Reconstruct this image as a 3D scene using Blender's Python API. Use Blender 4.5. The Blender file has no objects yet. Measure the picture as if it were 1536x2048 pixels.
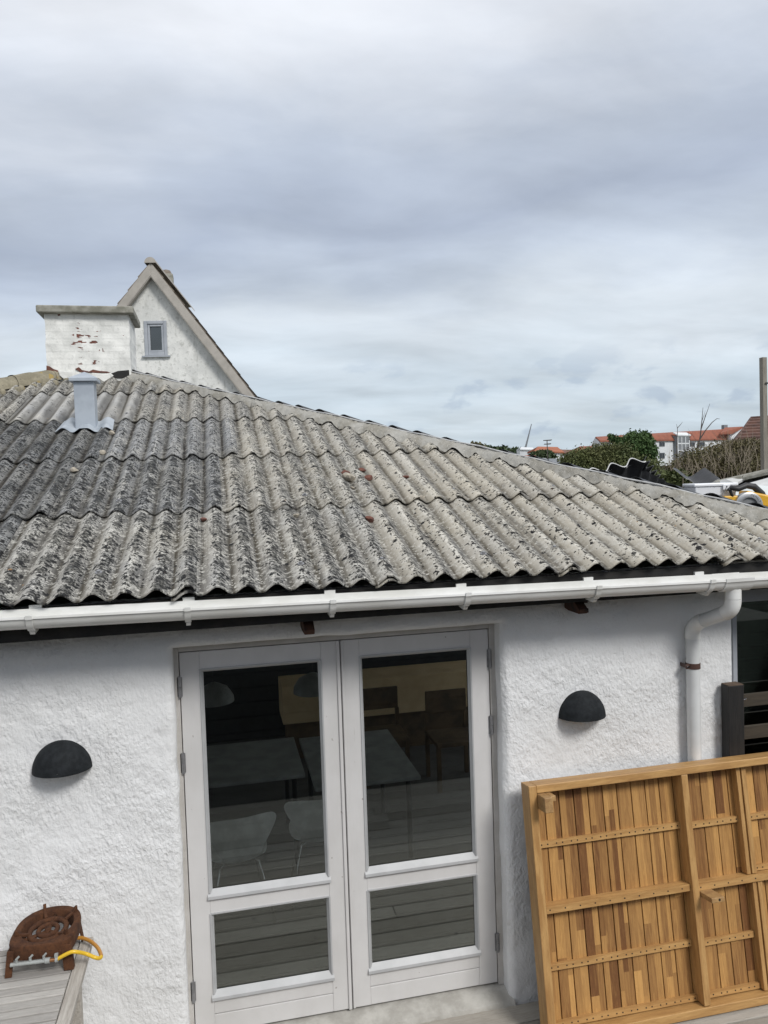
import bpy, bmesh, math, random
import numpy as np
from mathutils import Vector, Matrix
random.seed(7); RNG = np.random.default_rng(7)
S = bpy.context.scene
COL = S.collection
rad = math.radians

# ------------------------------------------------------------------ camera
F = 1538.0
CAM = np.array([0.5989, -4.0854, 2.9008])
YAW, PITCH, ROLL = rad(12.2666), rad(2.3245), rad(1.9109)
def cam_axes():
    cy, sy, cp, sp = math.cos(YAW), math.sin(YAW), math.cos(PITCH), math.sin(PITCH)
    fw = np.array([sy*cp, cy*cp, -sp]); rt = np.array([cy, -sy, 0.0]); up = np.cross(rt, fw)
    cr, sr = math.cos(ROLL), math.sin(ROLL)
    return cr*rt - sr*up, sr*rt + cr*up, fw
RT, UP, FW = cam_axes()
cd = bpy.data.cameras.new("camera"); cam = bpy.data.objects.new("camera", cd); COL.objects.link(cam)
cam.matrix_world = Matrix(((RT[0], UP[0], -FW[0], CAM[0]), (RT[1], UP[1], -FW[1], CAM[1]), (RT[2], UP[2], -FW[2], CAM[2]), (0, 0, 0, 1)))
cd.sensor_fit = 'VERTICAL'; cd.sensor_height = 36.0; cd.sensor_width = 27.0
cd.lens = F/2048*36.0; cd.clip_start = 0.05; cd.clip_end = 8000
S.camera = cam
def ray(px, py): return FW + (px-768)/F*RT - (py-1024)/F*UP
def at(px, py, d):          # point seen at a photo pixel, d metres ahead
    return CAM + d*ray(px, py)
def at_y(px, py, y):
    v = ray(px, py); return CAM + (y-CAM[1])/v[1]*v
def at_z(px, py, z):
    v = ray(px, py); return CAM + (z-CAM[2])/v[2]*v
def at_plane(px, py, o, n):
    v = ray(px, py); o = np.array(o); n = np.array(n); return CAM + ((o-CAM)@n)/(v@n)*v

# ------------------------------------------------------------------ light
SUN_EL, SUN_AZ = rad(43), rad(26)       # azimuth turned from straight in front of the wall towards its right
sd = Vector((math.cos(SUN_EL)*math.sin(SUN_AZ), -math.cos(SUN_EL)*math.cos(SUN_AZ), math.sin(SUN_EL)))
sl = bpy.data.lights.new("sun", 'SUN'); sl.energy = 2.5; sl.angle = rad(16); sl.color = (1.0, 0.98, 0.945)
so = bpy.data.objects.new("sun", sl); COL.objects.link(so); so.rotation_euler = sd.to_track_quat('Z', 'Y').to_euler()
S.view_settings.view_transform = 'Standard'; S.view_settings.look = 'None'
S.view_settings.exposure = 0.0; S.view_settings.gamma = 1.0

W = bpy.data.worlds.new("World"); S.world = W; W.use_nodes = True
CUM = (7.15, 1.05, 1.45)
def world():
    nt = W.node_tree; N = nt.nodes; L = nt.links; N.clear()
    def nd(t, **k):
        n = N.new(t)
        for a, b in k.items(): setattr(n, a, b)
        return n
    def math_(op, a, b=None, clamp=False):
        n = nd('ShaderNodeMath', operation=op, use_clamp=clamp)
        for i, v in enumerate((a, b)):
            if v is None: continue
            if isinstance(v, (int, float)): n.inputs[i].default_value = v
            else: L.new(v, n.inputs[i])
        return n.outputs[0]
    def mix(f, a, b, bt='MIX'):
        n = nd('ShaderNodeMix', data_type='RGBA', blend_type=bt)
        for s, v in ((0, f), (6, a), (7, b)):
            if isinstance(v, (int, float)): n.inputs[s].default_value = v
            elif isinstance(v, tuple): n.inputs[s].default_value = v
            else: L.new(v, n.inputs[s])
        return n.outputs[2]
    tc = nd('ShaderNodeTexCoord').outputs['Generated']
    sp = nd('ShaderNodeSeparateXYZ'); L.new(tc, sp.inputs[0])
    z = sp.outputs[2]
    # cloud deck coordinates: direction projected on a flat layer
    zz = math_('ADD', math_('MAXIMUM', z, 0.0), 0.16)
    cb = nd('ShaderNodeCombineXYZ')
    L.new(math_('DIVIDE', sp.outputs[0], zz), cb.inputs[0]); L.new(math_('DIVIDE', sp.outputs[1], zz), cb.inputs[1])
    def noise(vec, sc, det, ro, dist=0.0, off=(0, 0, 0), scl=(1, 1, 1)):
        m = nd('ShaderNodeMapping'); L.new(vec, m.inputs[0]); m.inputs[1].default_value = off; m.inputs[3].default_value = scl
        n = nd('ShaderNodeTexNoise'); L.new(m.outputs[0], n.inputs['Vector'])
        n.inputs['Scale'].default_value = sc; n.inputs['Detail'].default_value = det
        n.inputs['Roughness'].default_value = ro; n.inputs['Distortion'].default_value = dist
        return n.outputs['Fac']
    n1 = noise(cb.outputs[0], 0.75, 6, 0.5, 0.4, (3.1, 1.7, 0))
    n2 = noise(cb.outputs[0], 2.0, 7, 0.52, 0.3, (9.2, 4.4, 0), (0.8, 1.4, 1))
    n3 = noise(tc, 5.0, 6, 0.55, 0.2, (1.3, 0.2, 0.0), (1, 1, 3.2))
    tz = nd('ShaderNodeMapRange', interpolation_type='SMOOTHSTEP'); L.new(z, tz.inputs[0]); tz.inputs[1].default_value = .10; tz.inputs[2].default_value = .32
    tilt = math_('MULTIPLY', math_('MULTIPLY', math_('SUBTRACT', sp.outputs[0], 0.2), -.13), tz.outputs[0])
    el = math_('ADD', math_('ADD', z, tilt), math_('MULTIPLY', math_('SUBTRACT', n1, 0.5), 0.24))
    el = math_('ADD', el, math_('MULTIPLY', math_('SUBTRACT', n3, 0.5), 0.11))
    rp = nd('ShaderNodeValToRGB'); L.new(el, rp.inputs[0])
    stops = [(0.0, (.46, .54, .62)), (.07, (.50, .575, .645)), (.13, (.57, .63, .685)), (.18, (.62, .67, .72)), (.24, (.50, .555, .635)),
             (.31, (.395, .445, .54)), (.38, (.465, .515, .60)), (.45, (.62, .66, .725)), (.53, (.74, .765, .81)), (.8, (.82, .845, .89))]
    e = rp.color_ramp.elements
    while len(e) < len(stops): e.new(0.5)
    for k, (p, c) in enumerate(stops): e[k].position = p; e[k].color = (*c, 1)
    col = rp.outputs[0]
    # brighter / darker billows
    m2 = nd('ShaderNodeMapRange'); L.new(n2, m2.inputs[0]); m2.inputs[1].default_value = .28; m2.inputs[2].default_value = .72
    m2.inputs[3].default_value = .84; m2.inputs[4].default_value = 1.13
    sc = nd('ShaderNodeVectorMath', operation='SCALE'); L.new(col, sc.inputs[0]); L.new(m2.outputs[0], sc.inputs[3])
    col = sc.outputs[0]
    # low grey cumulus above the horizon
    n4 = noise(tc, 12.0, 5, 0.5, 0.15, CUM, (1, 1, 2.2))
    band = nd('ShaderNodeValToRGB'); L.new(z, band.inputs[0])
    be = band.color_ramp.elements
    for _ in range(2): be.new(.5)
    for k, (p, v) in enumerate(((0.015, 0), (.05, 1), (.12, .75), (.165, 0))): be[k].position = p; be[k].color = (v, v, v, 1)
    cum = nd('ShaderNodeMapRange', interpolation_type='SMOOTHSTEP'); L.new(n4, cum.inputs[0]); cum.inputs[1].default_value = .555; cum.inputs[2].default_value = .66
    cumf = math_('MULTIPLY', math_('MULTIPLY', cum.outputs[0], band.outputs[0]), .8)
    col = mix(cumf, col, (.36, .43, .53, 1))
    # thin blue gaps show the clear sky
    sky = nd('ShaderNodeTexSky', sky_type='NISHITA', sun_disc=False); sky.sun_elevation = SUN_EL
    sky.sun_rotation = math.atan2(sd.x, sd.y)
    c10 = nd('ShaderNodeVectorMath', operation='SCALE'); L.new(col, c10.inputs[0]); c10.inputs[3].default_value = 10.0
    out = mix(0.90, sky.outputs[0], c10.outputs[0])
    bg = nd('ShaderNodeBackground'); L.new(out, bg.inputs[0]); bg.inputs[1].default_value = 0.122
    L.new(bg.outputs[0], nd('ShaderNodeOutputWorld').inputs[0])
world()

# ------------------------------------------------------------------ materials
class NT:
    def __init__(s, name):
        s.m = bpy.data.materials.new(name); s.m.use_nodes = True; s.t = s.m.node_tree; s.N = s.t.nodes; s.L = s.t.links
        s.b = s.N['Principled BSDF']; s.out = s.N['Material Output']
    def set(s, sock, v):
        if isinstance(v, (int, float)): sock.default_value = v
        elif isinstance(v, tuple): sock.default_value = v if len(v) != 3 or sock.type == 'VECTOR' else (*v, 1)
        else: s.L.new(v, sock)
    def node(s, t, ins={}, **k):
        n = s.N.new(t)
        for a, b in k.items(): setattr(n, a, b)
        for a, b in ins.items(): s.set(n.inputs[a], b)
        return n
    def math(s, op, a, b=0.0, clamp=False): return s.node('ShaderNodeMath', {0: a, 1: b}, operation=op, use_clamp=clamp).outputs[0]
    def mix(s, f, a, b, bt='MIX'): return s.node('ShaderNodeMix', {0: f, 6: a, 7: b}, data_type='RGBA', blend_type=bt).outputs[2]
    def obj(s): return s.node('ShaderNodeTexCoord').outputs['Object']
    def map(s, v, scale=(1, 1, 1), loc=(0, 0, 0), rot=(0, 0, 0)): return s.node('ShaderNodeMapping', {0: v, 1: loc, 2: rot, 3: scale}).outputs[0]
    def noise(s, v, sc, det=4, ro=.55, dist=0): return s.node('ShaderNodeTexNoise', {'Vector': v, 'Scale': sc, 'Detail': det, 'Roughness': ro, 'Distortion': dist}).outputs['Fac']
    def vor(s, v, sc, feature='F1', out='Distance'): return s.node('ShaderNodeTexVoronoi', {'Vector': v, 'Scale': sc}, feature=feature).outputs[out]
    def step(s, v, a, b, lo=0.0, hi=1.0): return s.node('ShaderNodeMapRange', {0: v, 1: a, 2: b, 3: lo, 4: hi}, interpolation_type='SMOOTHSTEP').outputs[0]
    def attr(s, n): return s.node('ShaderNodeAttribute', attribute_name=n)
    def bump(s, h, strength=.5, dist=.01, n=None):
        ins = {'Strength': strength, 'Distance': dist, 'Height': h}
        if n is not None: ins['Normal'] = n
        return s.node('ShaderNodeBump', ins).outputs[0]
    def fin(s, col=None, rough=.6, normal=None, spec=.5, metal=0.0):
        if col is not None: s.set(s.b.inputs['Base Color'], col)
        s.set(s.b.inputs['Roughness'], rough); s.b.inputs['Specular IOR Level'].default_value = spec
        s.set(s.b.inputs['Metallic'], metal)
        if normal is not None: s.L.new(normal, s.b.inputs['Normal'])
        return s.m
M = {}
def simple(name, a, b=None, rough=.6, sc=8, bump=0.0, bsc=60, spec=.5, metal=0.0, stretch=(1, 1, 1), det=5):
    n = NT(name); v = n.map(n.obj(), stretch)
    b = b or tuple(x*.75 for x in a)
    f = n.step(n.noise(v, sc, det, .6), .35, .65)
    c = n.mix(f, (*a, 1), (*b, 1))
    nm = n.bump(n.noise(v, bsc, 4, .6), bump, .004) if bump else None
    M[name] = n.fin(c, rough, nm, spec, metal); return M[name]

def mat_stucco():
    n = NT('white_render'); v = n.obj()
    big = n.noise(v, 1.2, 4, .5); mid = n.noise(v, 9, 4, .5)
    c = n.mix(n.step(big, .35, .7), (.79, .795, .80, 1), (.735, .737, .735, 1))
    c = n.mix(n.math('MULTIPLY', n.step(mid, .55, .75), .18), c, (.66, .66, .64, 1))
    # faint rusty runs and specks
    sp = n.step(n.noise(n.map(v, (1, 1, .5)), 70, 2, .5), .78, .80)
    c = n.mix(n.math('MULTIPLY', sp, .5), c, (.42, .40, .36, 1))
    drip = n.math('MULTIPLY', n.step(n.noise(n.map(v, (9, 9, .55)), 1.0, 5, .6, .4), .60, .74), n.step(big, .42, .62))
    c = n.mix(n.math('MULTIPLY', drip, .30), c, (.50, .48, .44, 1))
    w = n.map(v, (1, 1, .75), (0, 0, 0), (0, rad(20), 0))
    h1 = n.noise(w, 24, 3, .5, .4); h2 = n.noise(w, 70, 4, .6, .5); h3 = n.vor(n.map(w, (1, 1, .7)), 60, 'SMOOTH_F1')
    patch = n.step(n.noise(v, 2.2, 2, .5), .35, .65, .45, 1.0)
    h = n.math('ADD', n.math('MULTIPLY', h1, .55), n.math('ADD', n.math('MULTIPLY', h2, .5), n.math('MULTIPLY', h3, .25)))
    h = n.math('MULTIPLY', h, patch)
    return n.fin(c, .62, n.bump(h, .9, .019), .35)
M['render'] = mat_stucco()

def mat_oldrender(name, dirt, crack=False):
    n = NT(name); v = n.obj()
    g = n.noise(v, 1.7, 6, .62, .3); g2 = n.noise(v, 14, 5, .65); g3 = n.noise(n.map(v, (1, 1, .25)), 7, 4, .6)
    c = n.mix(n.step(g, .36, .66), (.76, .755, .72, 1), (.60, .60, .575, 1))
    c = n.mix(n.math('MULTIPLY', n.step(g2, .5, .7), .5*dirt), c, (.40, .40, .37, 1))
    c = n.mix(n.math('MULTIPLY', n.step(g3, .55, .75), .45*dirt), c, (.36, .36, .33, 1))
    h = n.math('ADD', g2, n.math('MULTIPLY', n.noise(v, 45, 3, .6), .4))
    return n.fin(c, .85, n.bump(h, .5, .012), .25)
M['gable_render'] = mat_oldrender('old_white_render', 1.4)

def mat_chimney():
    n = NT('flaking_limewash'); v = n.obj()
    br = n.node('ShaderNodeTexBrick', {'Vector': n.map(v, (1, 1, 1), (0, 0, 0), (rad(90), 0, 0)), 'Color1': (.22, .085, .06, 1), 'Color2': (.15, .065, .05, 1), 'Mortar': (.45, .42, .38, 1),
                                     'Scale': 1.0, 'Mortar Size': .012, 'Brick Width': .24, 'Row Height': .066})
    mort = br.outputs['Fac']
    g = n.noise(v, 5, 6, .6, .2); g2 = n.noise(v, 28, 5, .65)
    c = n.mix(n.step(g, .38, .64), (.80, .795, .76, 1), (.64, .64, .61, 1))
    c = n.mix(n.math('MULTIPLY', n.step(g2, .52, .72), .45), c, (.42, .42, .40, 1))
    c = n.mix(n.math('MULTIPLY', mort, .09), c, (.50, .50, .48, 1))
    # flakes where the brick shows: clustered in the middle of the front face and along the foot
    sx = n.node('ShaderNodeSeparateXYZ', {0: v}); z = sx.outputs[2]; x = sx.outputs[0]
    mid = n.math('MULTIPLY', n.step(x, -.30, -.05), n.step(x, .32, .02))
    mid = n.math('MULTIPLY', mid, n.math('MULTIPLY', n.step(z, .02, .12), n.step(z, .56, .42)))
    fl = n.noise(n.map(v, (7, 7, 20), (3.3, 0, 1.2)), 1.0, 4, .6)
    f1 = n.math('MULTIPLY', n.step(n.math('ADD', fl, n.math('MULTIPLY', mid, .155)), .695, .710), n.math('SUBTRACT', 1.0, mort))
    c = n.mix(f1, c, br.outputs['Color'])
    h = n.math('SUBTRACT', n.math('ADD', n.math('MULTIPLY', g2, .4), n.math('MULTIPLY', mort, -.12)), n.math('MULTIPLY', f1, .6))
    return n.fin(c, .85, n.bump(h, .7, .012), .25)
M['chimney'] = mat_chimney()

def mat_fibre():
    """weathered fibre cement: uv.x counts waves, uv.y metres up the slope, sheet.r = dark grey amount, .g = beige amount, .b = lichen amount"""
    n = NT('weathered_fibre_cement')
    uv = n.node('ShaderNodeUVMap', uv_map='roofuv').outputs[0]
    s = n.node('ShaderNodeSeparateXYZ', {0: uv}); u, vv = s.outputs[0], s.outputs[1]
    at_ = n.attr('sheet'); rgb = n.node('ShaderNodeSeparateColor', {0: at_.outputs['Color']}); R_, G_, B_ = rgb.outputs
    p = n.node('ShaderNodeCombineXYZ', {0: n.math('MULTIPLY', u, .139), 1: vv, 2: n.math('MULTIPLY', B_, 7.0)}).outputs[0]
    wob = n.math('MULTIPLY', n.math('SUBTRACT', n.noise(p, 3.5, 3, .5), .5), .07)
    cr = n.math('ADD', n.math('MULTIPLY', n.math('COSINE', n.math('MULTIPLY', n.math('ADD', u, wob), 2*math.pi)), .5), .5)   # 1 on crests
    crR = n.math('ADD', n.math('MULTIPLY', n.math('COSINE', n.math('MULTIPLY', n.math('ADD', n.math('ADD', u, wob), -.16), 2*math.pi)), .5), .5)
    big = n.noise(p, 2.1, 4, .55, .4); mid = n.noise(p, 9, 5, .6, .3); fine = n.noise(p, 46, 5, .65); vfine = n.noise(p, 150, 4, .6)
    # base: bluish grey to warm beige
    warm = n.math('ADD', G_, n.math('MULTIPLY', n.math('SUBTRACT', big, .5), 1.4), True)
    base = n.mix(warm, (.345, .35, .355, 1), (.47, .43, .345, 1))
    base = n.mix(n.math('MULTIPLY', R_, n.step(n.noise(n.map(p, (1, .7, 1), (1, 4, 0)), 4.0, 5, .65), .32, .62, 1.0, .45)), base, (.080, .085, .091, 1))
    base = n.mix(n.step(mid, .38, .72, .30, 0), base, (.20, .195, .18, 1))
    # valleys: dark runs along the flow, one flank darker than the other
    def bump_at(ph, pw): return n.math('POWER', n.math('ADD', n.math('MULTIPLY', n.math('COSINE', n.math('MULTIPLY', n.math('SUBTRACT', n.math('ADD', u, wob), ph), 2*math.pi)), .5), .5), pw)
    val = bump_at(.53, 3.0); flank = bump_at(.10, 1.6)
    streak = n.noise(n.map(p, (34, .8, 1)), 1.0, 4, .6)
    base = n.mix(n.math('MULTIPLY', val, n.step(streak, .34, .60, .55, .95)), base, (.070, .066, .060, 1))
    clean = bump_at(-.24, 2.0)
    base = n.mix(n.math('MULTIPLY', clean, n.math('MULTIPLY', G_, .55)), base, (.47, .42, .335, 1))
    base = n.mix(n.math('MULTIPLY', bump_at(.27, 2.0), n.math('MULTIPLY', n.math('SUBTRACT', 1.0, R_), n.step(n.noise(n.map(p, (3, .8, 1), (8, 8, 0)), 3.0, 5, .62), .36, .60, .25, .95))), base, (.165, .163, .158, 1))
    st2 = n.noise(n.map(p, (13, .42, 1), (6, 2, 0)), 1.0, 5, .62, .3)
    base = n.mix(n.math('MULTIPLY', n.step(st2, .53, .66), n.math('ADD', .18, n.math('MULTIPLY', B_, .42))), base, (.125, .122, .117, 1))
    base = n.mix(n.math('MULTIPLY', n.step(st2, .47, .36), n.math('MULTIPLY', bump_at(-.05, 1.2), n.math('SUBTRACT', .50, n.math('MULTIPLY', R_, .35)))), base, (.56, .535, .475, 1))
    def flecks(scale, prob, lo, hi, jag, off):
        pp = n.map(p, (1, 1.05, 1), off)
        pj = n.node('ShaderNodeVectorMath', {0: pp, 1: n.node('ShaderNodeVectorMath', {0: n.node('ShaderNodeTexNoise', {'Vector': pp, 'Scale': scale*2.2, 'Detail': 3.0}).outputs['Color'], 3: jag/scale}, operation='SCALE').outputs[0]}, operation='ADD').outputs[0]
        vn = n.node('ShaderNodeTexVoronoi', {'Vector': pj, 'Scale': scale})
        rnd = n.node('ShaderNodeSeparateColor', {0: vn.outputs['Color']}).outputs
        size = n.math('MULTIPLY', rnd[1], .22)
        inside = n.step(n.math('SUBTRACT', vn.outputs['Distance'], size), hi, lo)
        return n.math('MULTIPLY', inside, n.math('LESS_THAN', rnd[0], prob))
    bigm = n.math('MULTIPLY', n.math('SUBTRACT', n.noise(p, 4.5, 4, .6), .5), 1.6)
    dens = n.math('MULTIPLY', B_, n.math('ADD', n.math('ADD', .02, n.math('MULTIPLY', flank, .80)), n.math('MULTIPLY', bigm, .75)))
    dens = n.math('ADD', dens, n.math('MULTIPLY', R_, .10))
    k1 = flecks(33, n.math('MULTIPLY', dens, .62), .30, .40, 1.3, (0, 0, 0))
    k2 = flecks(66, n.math('MULTIPLY', dens, 1.05), .30, .42, 1.0, (3, 1, 0))
    k3 = flecks(125, n.math('MULTIPLY', dens, .65), .30, .45, .8, (7, 5, 0))
    patch = n.step(n.math('ADD', n.noise(n.map(p, (1, 1, 1), (5, 3, 0)), 11, 6, .70, .3), n.math('MULTIPLY', dens, .22)), .655, .69)
    k = n.math('MAXIMUM', n.math('MAXIMUM', k1, n.math('MULTIPLY', k2, .9)), n.math('MAXIMUM', n.math('MULTIPLY', k3, .75), n.math('MULTIPLY', patch, n.math('MULTIPLY', B_, n.math('ADD', .55, n.math('MULTIPLY', R_, .4))))))
    # pale crusts
    pd = n.math('MULTIPLY', n.math('POWER', B_, 2.0), n.math('ADD', .10, n.math('ADD', n.math('MULTIPLY', bump_at(.05, 1.0), .15), n.math('MULTIPLY', bigm, -.3))))
    w2 = flecks(85, n.math('MULTIPLY', pd, 1.2), .3, .45, 1.0, (17, 9, 0))
    pale = n.math('MULTIPLY', w2, n.math('SUBTRACT', .55, n.math('MULTIPLY', R_, .45)))
    softp = n.step(n.math('ADD', n.noise(n.map(p, (1, 1, 1), (2, 9, 0)), 30, 6, .7), n.math('MULTIPLY', bump_at(.0, 1.0), .04)), .52, .60)
    base = n.mix(n.math('MULTIPLY', softp, n.math('MULTIPLY', B_, n.math('SUBTRACT', .55, n.math('MULTIPLY', R_, .35)))), base, (.50, .485, .435, 1))
    base = n.mix(pale, base, (.55, .535, .485, 1))
    base = n.mix(n.math('MULTIPLY', k, .92), base, n.mix(n.step(fine, .4, .65), (.026, .027, .029, 1), (.085, .087, .088, 1)))
    # sparse ochre lichen
    oc = n.step(n.noise(n.map(p, (1, 1, 1), (11, 7, 0)), 21, 3, .5), .745, .765)
    base = n.mix(n.math('MULTIPLY', oc, .5), base, (.36, .20, .06, 1))
    h = n.math('ADD', n.math('MULTIPLY', fine, .6), n.math('ADD', n.math('MULTIPLY', vfine, .35), n.math('MULTIPLY', k, .35)))
    base = n.node('ShaderNodeMix', {0: 1.0, 6: n.node('ShaderNodeBrightContrast', {'Color': base, 'Bright': .085, 'Contrast': .37}).outputs[0], 7: (.018, .018, .019, 1)}, data_type='RGBA', blend_type='LIGHTEN').outputs[2]
    base = n.node('ShaderNodeHueSaturation', {'Saturation': .80, 'Color': base}).outputs[0]
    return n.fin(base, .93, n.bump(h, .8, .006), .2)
M['fibre'] = mat_fibre()

def mat_mortar():
    n = NT('ridge_mortar'); v = n.obj()
    a = n.noise(v, 6, 6, .6, .3); b = n.noise(v, 40, 5, .65)
    c = n.mix(n.step(a, .35, .65), (.36, .35, .32, 1), (.25, .235, .20, 1))
    c = n.mix(n.step(b, .58, .7, 0, .6), c, (.14, .14, .13, 1))
    c = n.mix(n.step(n.noise(n.map(v, (1, 1, 1), (4, 4, 4)), 60, 3), .60, .68, 0, .6), c, (.52, .50, .45, 1))
    return n.fin(c, .95, n.bump(n.math('ADD', a, n.math('MULTIPLY', b, .6)), .8, .012), .2)
M['mortar'] = mat_mortar()

def mat_ridgetile():
    n = NT('mossy_ridge_concrete'); v = n.obj()
    a = n.noise(v, 7, 6, .6, .3); b = n.noise(v, 55, 5, .65)
    c = n.mix(n.step(a, .35, .65), (.30, .27, .20, 1), (.20, .18, .13, 1))
    c = n.mix(n.step(b, .56, .7, 0, .7), c, (.10, .10, .08, 1))
    c = n.mix(n.step(n.noise(n.map(v, (1, 1, 1), (4, 1, 4)), 9, 4), .62, .68, 0, .7), c, (.36, .25, .06, 1))
    return n.fin(c, .95, n.bump(n.math('ADD', a, n.math('MULTIPLY', b, .6)), .8, .012), .2)
M['ridge'] = mat_ridgetile()

def mat_wood(name, cols, stretch, sc=1.0, rough=.5, bump=.25, use_attr=False, knots=True, axis='X'):
    n = NT(name); v = n.obj(); g = n.map(v, stretch)
    a = n.noise(g, 3*sc, 5, .6, .6); b = n.noise(g, 16*sc, 4, .6)
    if use_attr:
        at_ = n.attr('stave').outputs['Color']
        sp = n.node('ShaderNodeSeparateColor', {0: at_}); k = sp.outputs[0]; off = sp.outputs[1]
        g = n.node('ShaderNodeVectorMath', {0: g, 1: n.node('ShaderNodeCombineXYZ', {0: n.math('MULTIPLY', off, 20), 1: n.math('MULTIPLY', off, 37), 2: n.math('MULTIPLY', off, 7)}).outputs[0]}, operation='ADD').outputs[0]
        a = n.noise(g, 3*sc, 5, .6, 1.2); b = n.noise(g, 14*sc, 4, .6)
        f = n.math('ADD', k, n.math('MULTIPLY', n.math('SUBTRACT', a, .5), 1.15), True)
    else: f = n.step(a, .3, .7)
    c = n.mix(f, (*cols[0], 1), (*cols[1], 1))
    c = n.mix(n.step(b, .5, .75, 0, .5), c, (*cols[2], 1))
    if knots:
        kn = n.vor(n.map(v, (3.1, 3.1, 1.6)), 1.3)
        c = n.mix(n.step(kn, .075, .03, 0, .85), c, tuple(x*.35 for x in cols[1]) + (1,))
    return n.fin(c, rough, n.bump(n.math('ADD', a, b), bump, .003), .4)
M['acacia'] = mat_wood('oiled_acacia', ((.56, .315, .108), (.155, .068, .025), (.28, .135, .046)), (22, 22, 1.6), 1.0, .48, .25, True, False)
M['acacia_rail'] = mat_wood('oiled_acacia_rail', ((.51, .305, .118), (.36, .195, .07), (.27, .14, .05)), (1.5, 14, 14), 1.0, .48, .25)
M['acacia_post'] = mat_wood('oiled_acacia_upright', ((.50, .30, .118), (.345, .185, .066), (.26, .135, .048)), (14, 14, 1.5), 1.0, .48, .25)
M['acacia_end'] = mat_wood('oiled_acacia_block', ((.42, .26, .11), (.29, .165, .07), (.2, .11, .05)), (9, 9, 9), 1.0, .55, .25, knots=False)
M['grey_wood'] = mat_wood('silvered_wood', ((.47, .45, .42), (.25, .235, .22), (.15, .14, .125)), (1.6, 26, 26), 1.0, .8, .5, True, False)
M['grey_wood_y'] = mat_wood('silvered_wood_edge', ((.50, .47, .425), (.33, .30, .265), (.22, .2, .17)), (26, 1.4, 26), 1.0, .8, .5, False, False)
M['deck'] = mat_wood('weathered_deck_boards', ((.42, .39, .345), (.25, .225, .19), (.15, .135, .11)), (1.3, 22, 22), 1.0, .78, .5, True, True)
M['black_wood'] = mat_wood('black_stained_wood', ((.012, .012, .013), (.024, .022, .021), (.006, .006, .006)), (20, 20, 1.5), 1.0, .55, .4, False, False)
M['post_top'] = mat_wood('post_end_grain', ((.14, .095, .065), (.08, .055, .04), (.05, .035, .025)), (12, 12, 12), 1.0, .8, .4, False, False)
M['brown_board'] = mat_wood('brown_board', ((.060, .048, .034), (.042, .034, .025), (.028, .022, .016)), (1.6, 20, 20), 1.0, .7, .3, False, False)
M['pole_wood'] = mat_wood('grey_pole_wood', ((.27, .25, .21), (.17, .155, .13), (.1, .09, .075)), (22, 22, 1.2), 1.0, .85, .4, False, True)
M['tan_wood'] = mat_wood('tan_batten', ((.48, .35, .19), (.36, .25, .13), (.26, .17, .09)), (3, 12, 12), 1.0, .7, .3, False, False)

def mat_paint():
    n = NT('door_paint'); v = n.obj()
    a = n.noise(n.map(v, (1, 1, .6)), 3, 5, .6); b = n.noise(v, 60, 3, .6)
    c = n.mix(n.step(a, .35, .7), (.64, .63, .625, 1), (.57, .56, .55, 1))
    sp = n.step(n.noise(v, 34, 2, .5), .74, .755)
    c = n.mix(n.math('MULTIPLY', sp, .7), c, (.22, .19, .16, 1))
    wear = n.step(n.noise(n.map(v, (30, 30, 3)), 1.0, 4, .6), .72, .76)
    c = n.mix(n.math('MULTIPLY', wear, .35), c, (.36, .33, .30, 1))
    return n.fin(c, .42, n.bump(n.noise(n.map(v, (30, 30, 2)), 4, 3, .5), .12, .002), .45)
M['paint'] = mat_paint()
simple('bead_paint', (.44, .445, .45), (.39, .395, .40), .45, 6)
simple('frame_paint', (.52, .50, .475), (.44, .42, .39), .5, 7, .15)
simple('seam_black', (.012, .012, .012), None, .9)
simple('pvc_white', (.78, .78, .76), (.66, .655, .62), .34, 3.2, .04, 30, stretch=(1, 3, 3), det=8)
simple('pvc_pipe', (.68, .69, .69), (.60, .61, .605), .35, 3)
simple('zinc', (.44, .48, .525), (.36, .395, .44), .5, 5, .1, 30, metal=.35)
simple('zinc_bright', (.42, .455, .49), (.32, .355, .39), .55, 8, .1, 30, metal=.25)
simple('hinge_metal', (.30, .30, .31), (.22, .22, .225), .45, 20, metal=.5)
simple('chrome', (.62, .62, .62), None, .18, 5, metal=1.0)
simple('lamp_black', (.011, .013, .015), (.019, .022, .025), .75, 30, .35, 220, spec=.2)
simple('opal', (.7, .7, .68), None, .4)
simple('tar_board', (.012, .012, .012), (.025, .023, .021), .85, 9, .3)
simple('rust_brown', (.022, .014, .011), (.075, .030, .016), .9, 14, .5, 60)
simple('concrete', (.46, .445, .41), (.34, .325, .295), .9, 9, .6, 50)
simple('strap_brown', (.085, .045, .035), (.065, .035, .028), .5, 10)
simple('cap_concrete', (.31, .30, .26), (.19, .185, .15), .95, 12, .8, 60)
simple('fascia_taupe', (.40, .37, .33), (.34, .315, .28), .75, 5, .2)
simple('roof_tile_dark', (.22, .185, .15), (.15, .125, .105), .85, 9, .5)
simple('grey_frame', (.37, .39, .42), (.31, .33, .36), .5, 5)
simple('bitumen_black', (.018, .019, .021), (.030, .031, .034), .42, 12, .3, 40, spec=.5)
simple('bitumen_edge', (.50, .50, .49), (.36, .36, .36), .6, 20)
simple('brick_red', (.155, .062, .042), (.09, .042, .033), .95, 30, .7)
simple('stone_pale', (.40, .36, .29), (.27, .24, .2), .95, 30, .7)
simple('white_plastic', (.82, .83, .85), (.77, .78, .80), .35, 3)
simple('grey_plastic', (.20, .205, .21), None, .5, 6)
simple('tool_yellow', (.72, .40, .03), (.62, .34, .025), .45, 10)
simple('tool_black', (.018, .018, .019), (.03, .03, .03), .55, 12)
simple('steel', (.50, .50, .50), (.40, .40, .40), .35, 10, metal=.8)
simple('print_dark', (.06, .06, .06), None, .6)
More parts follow.
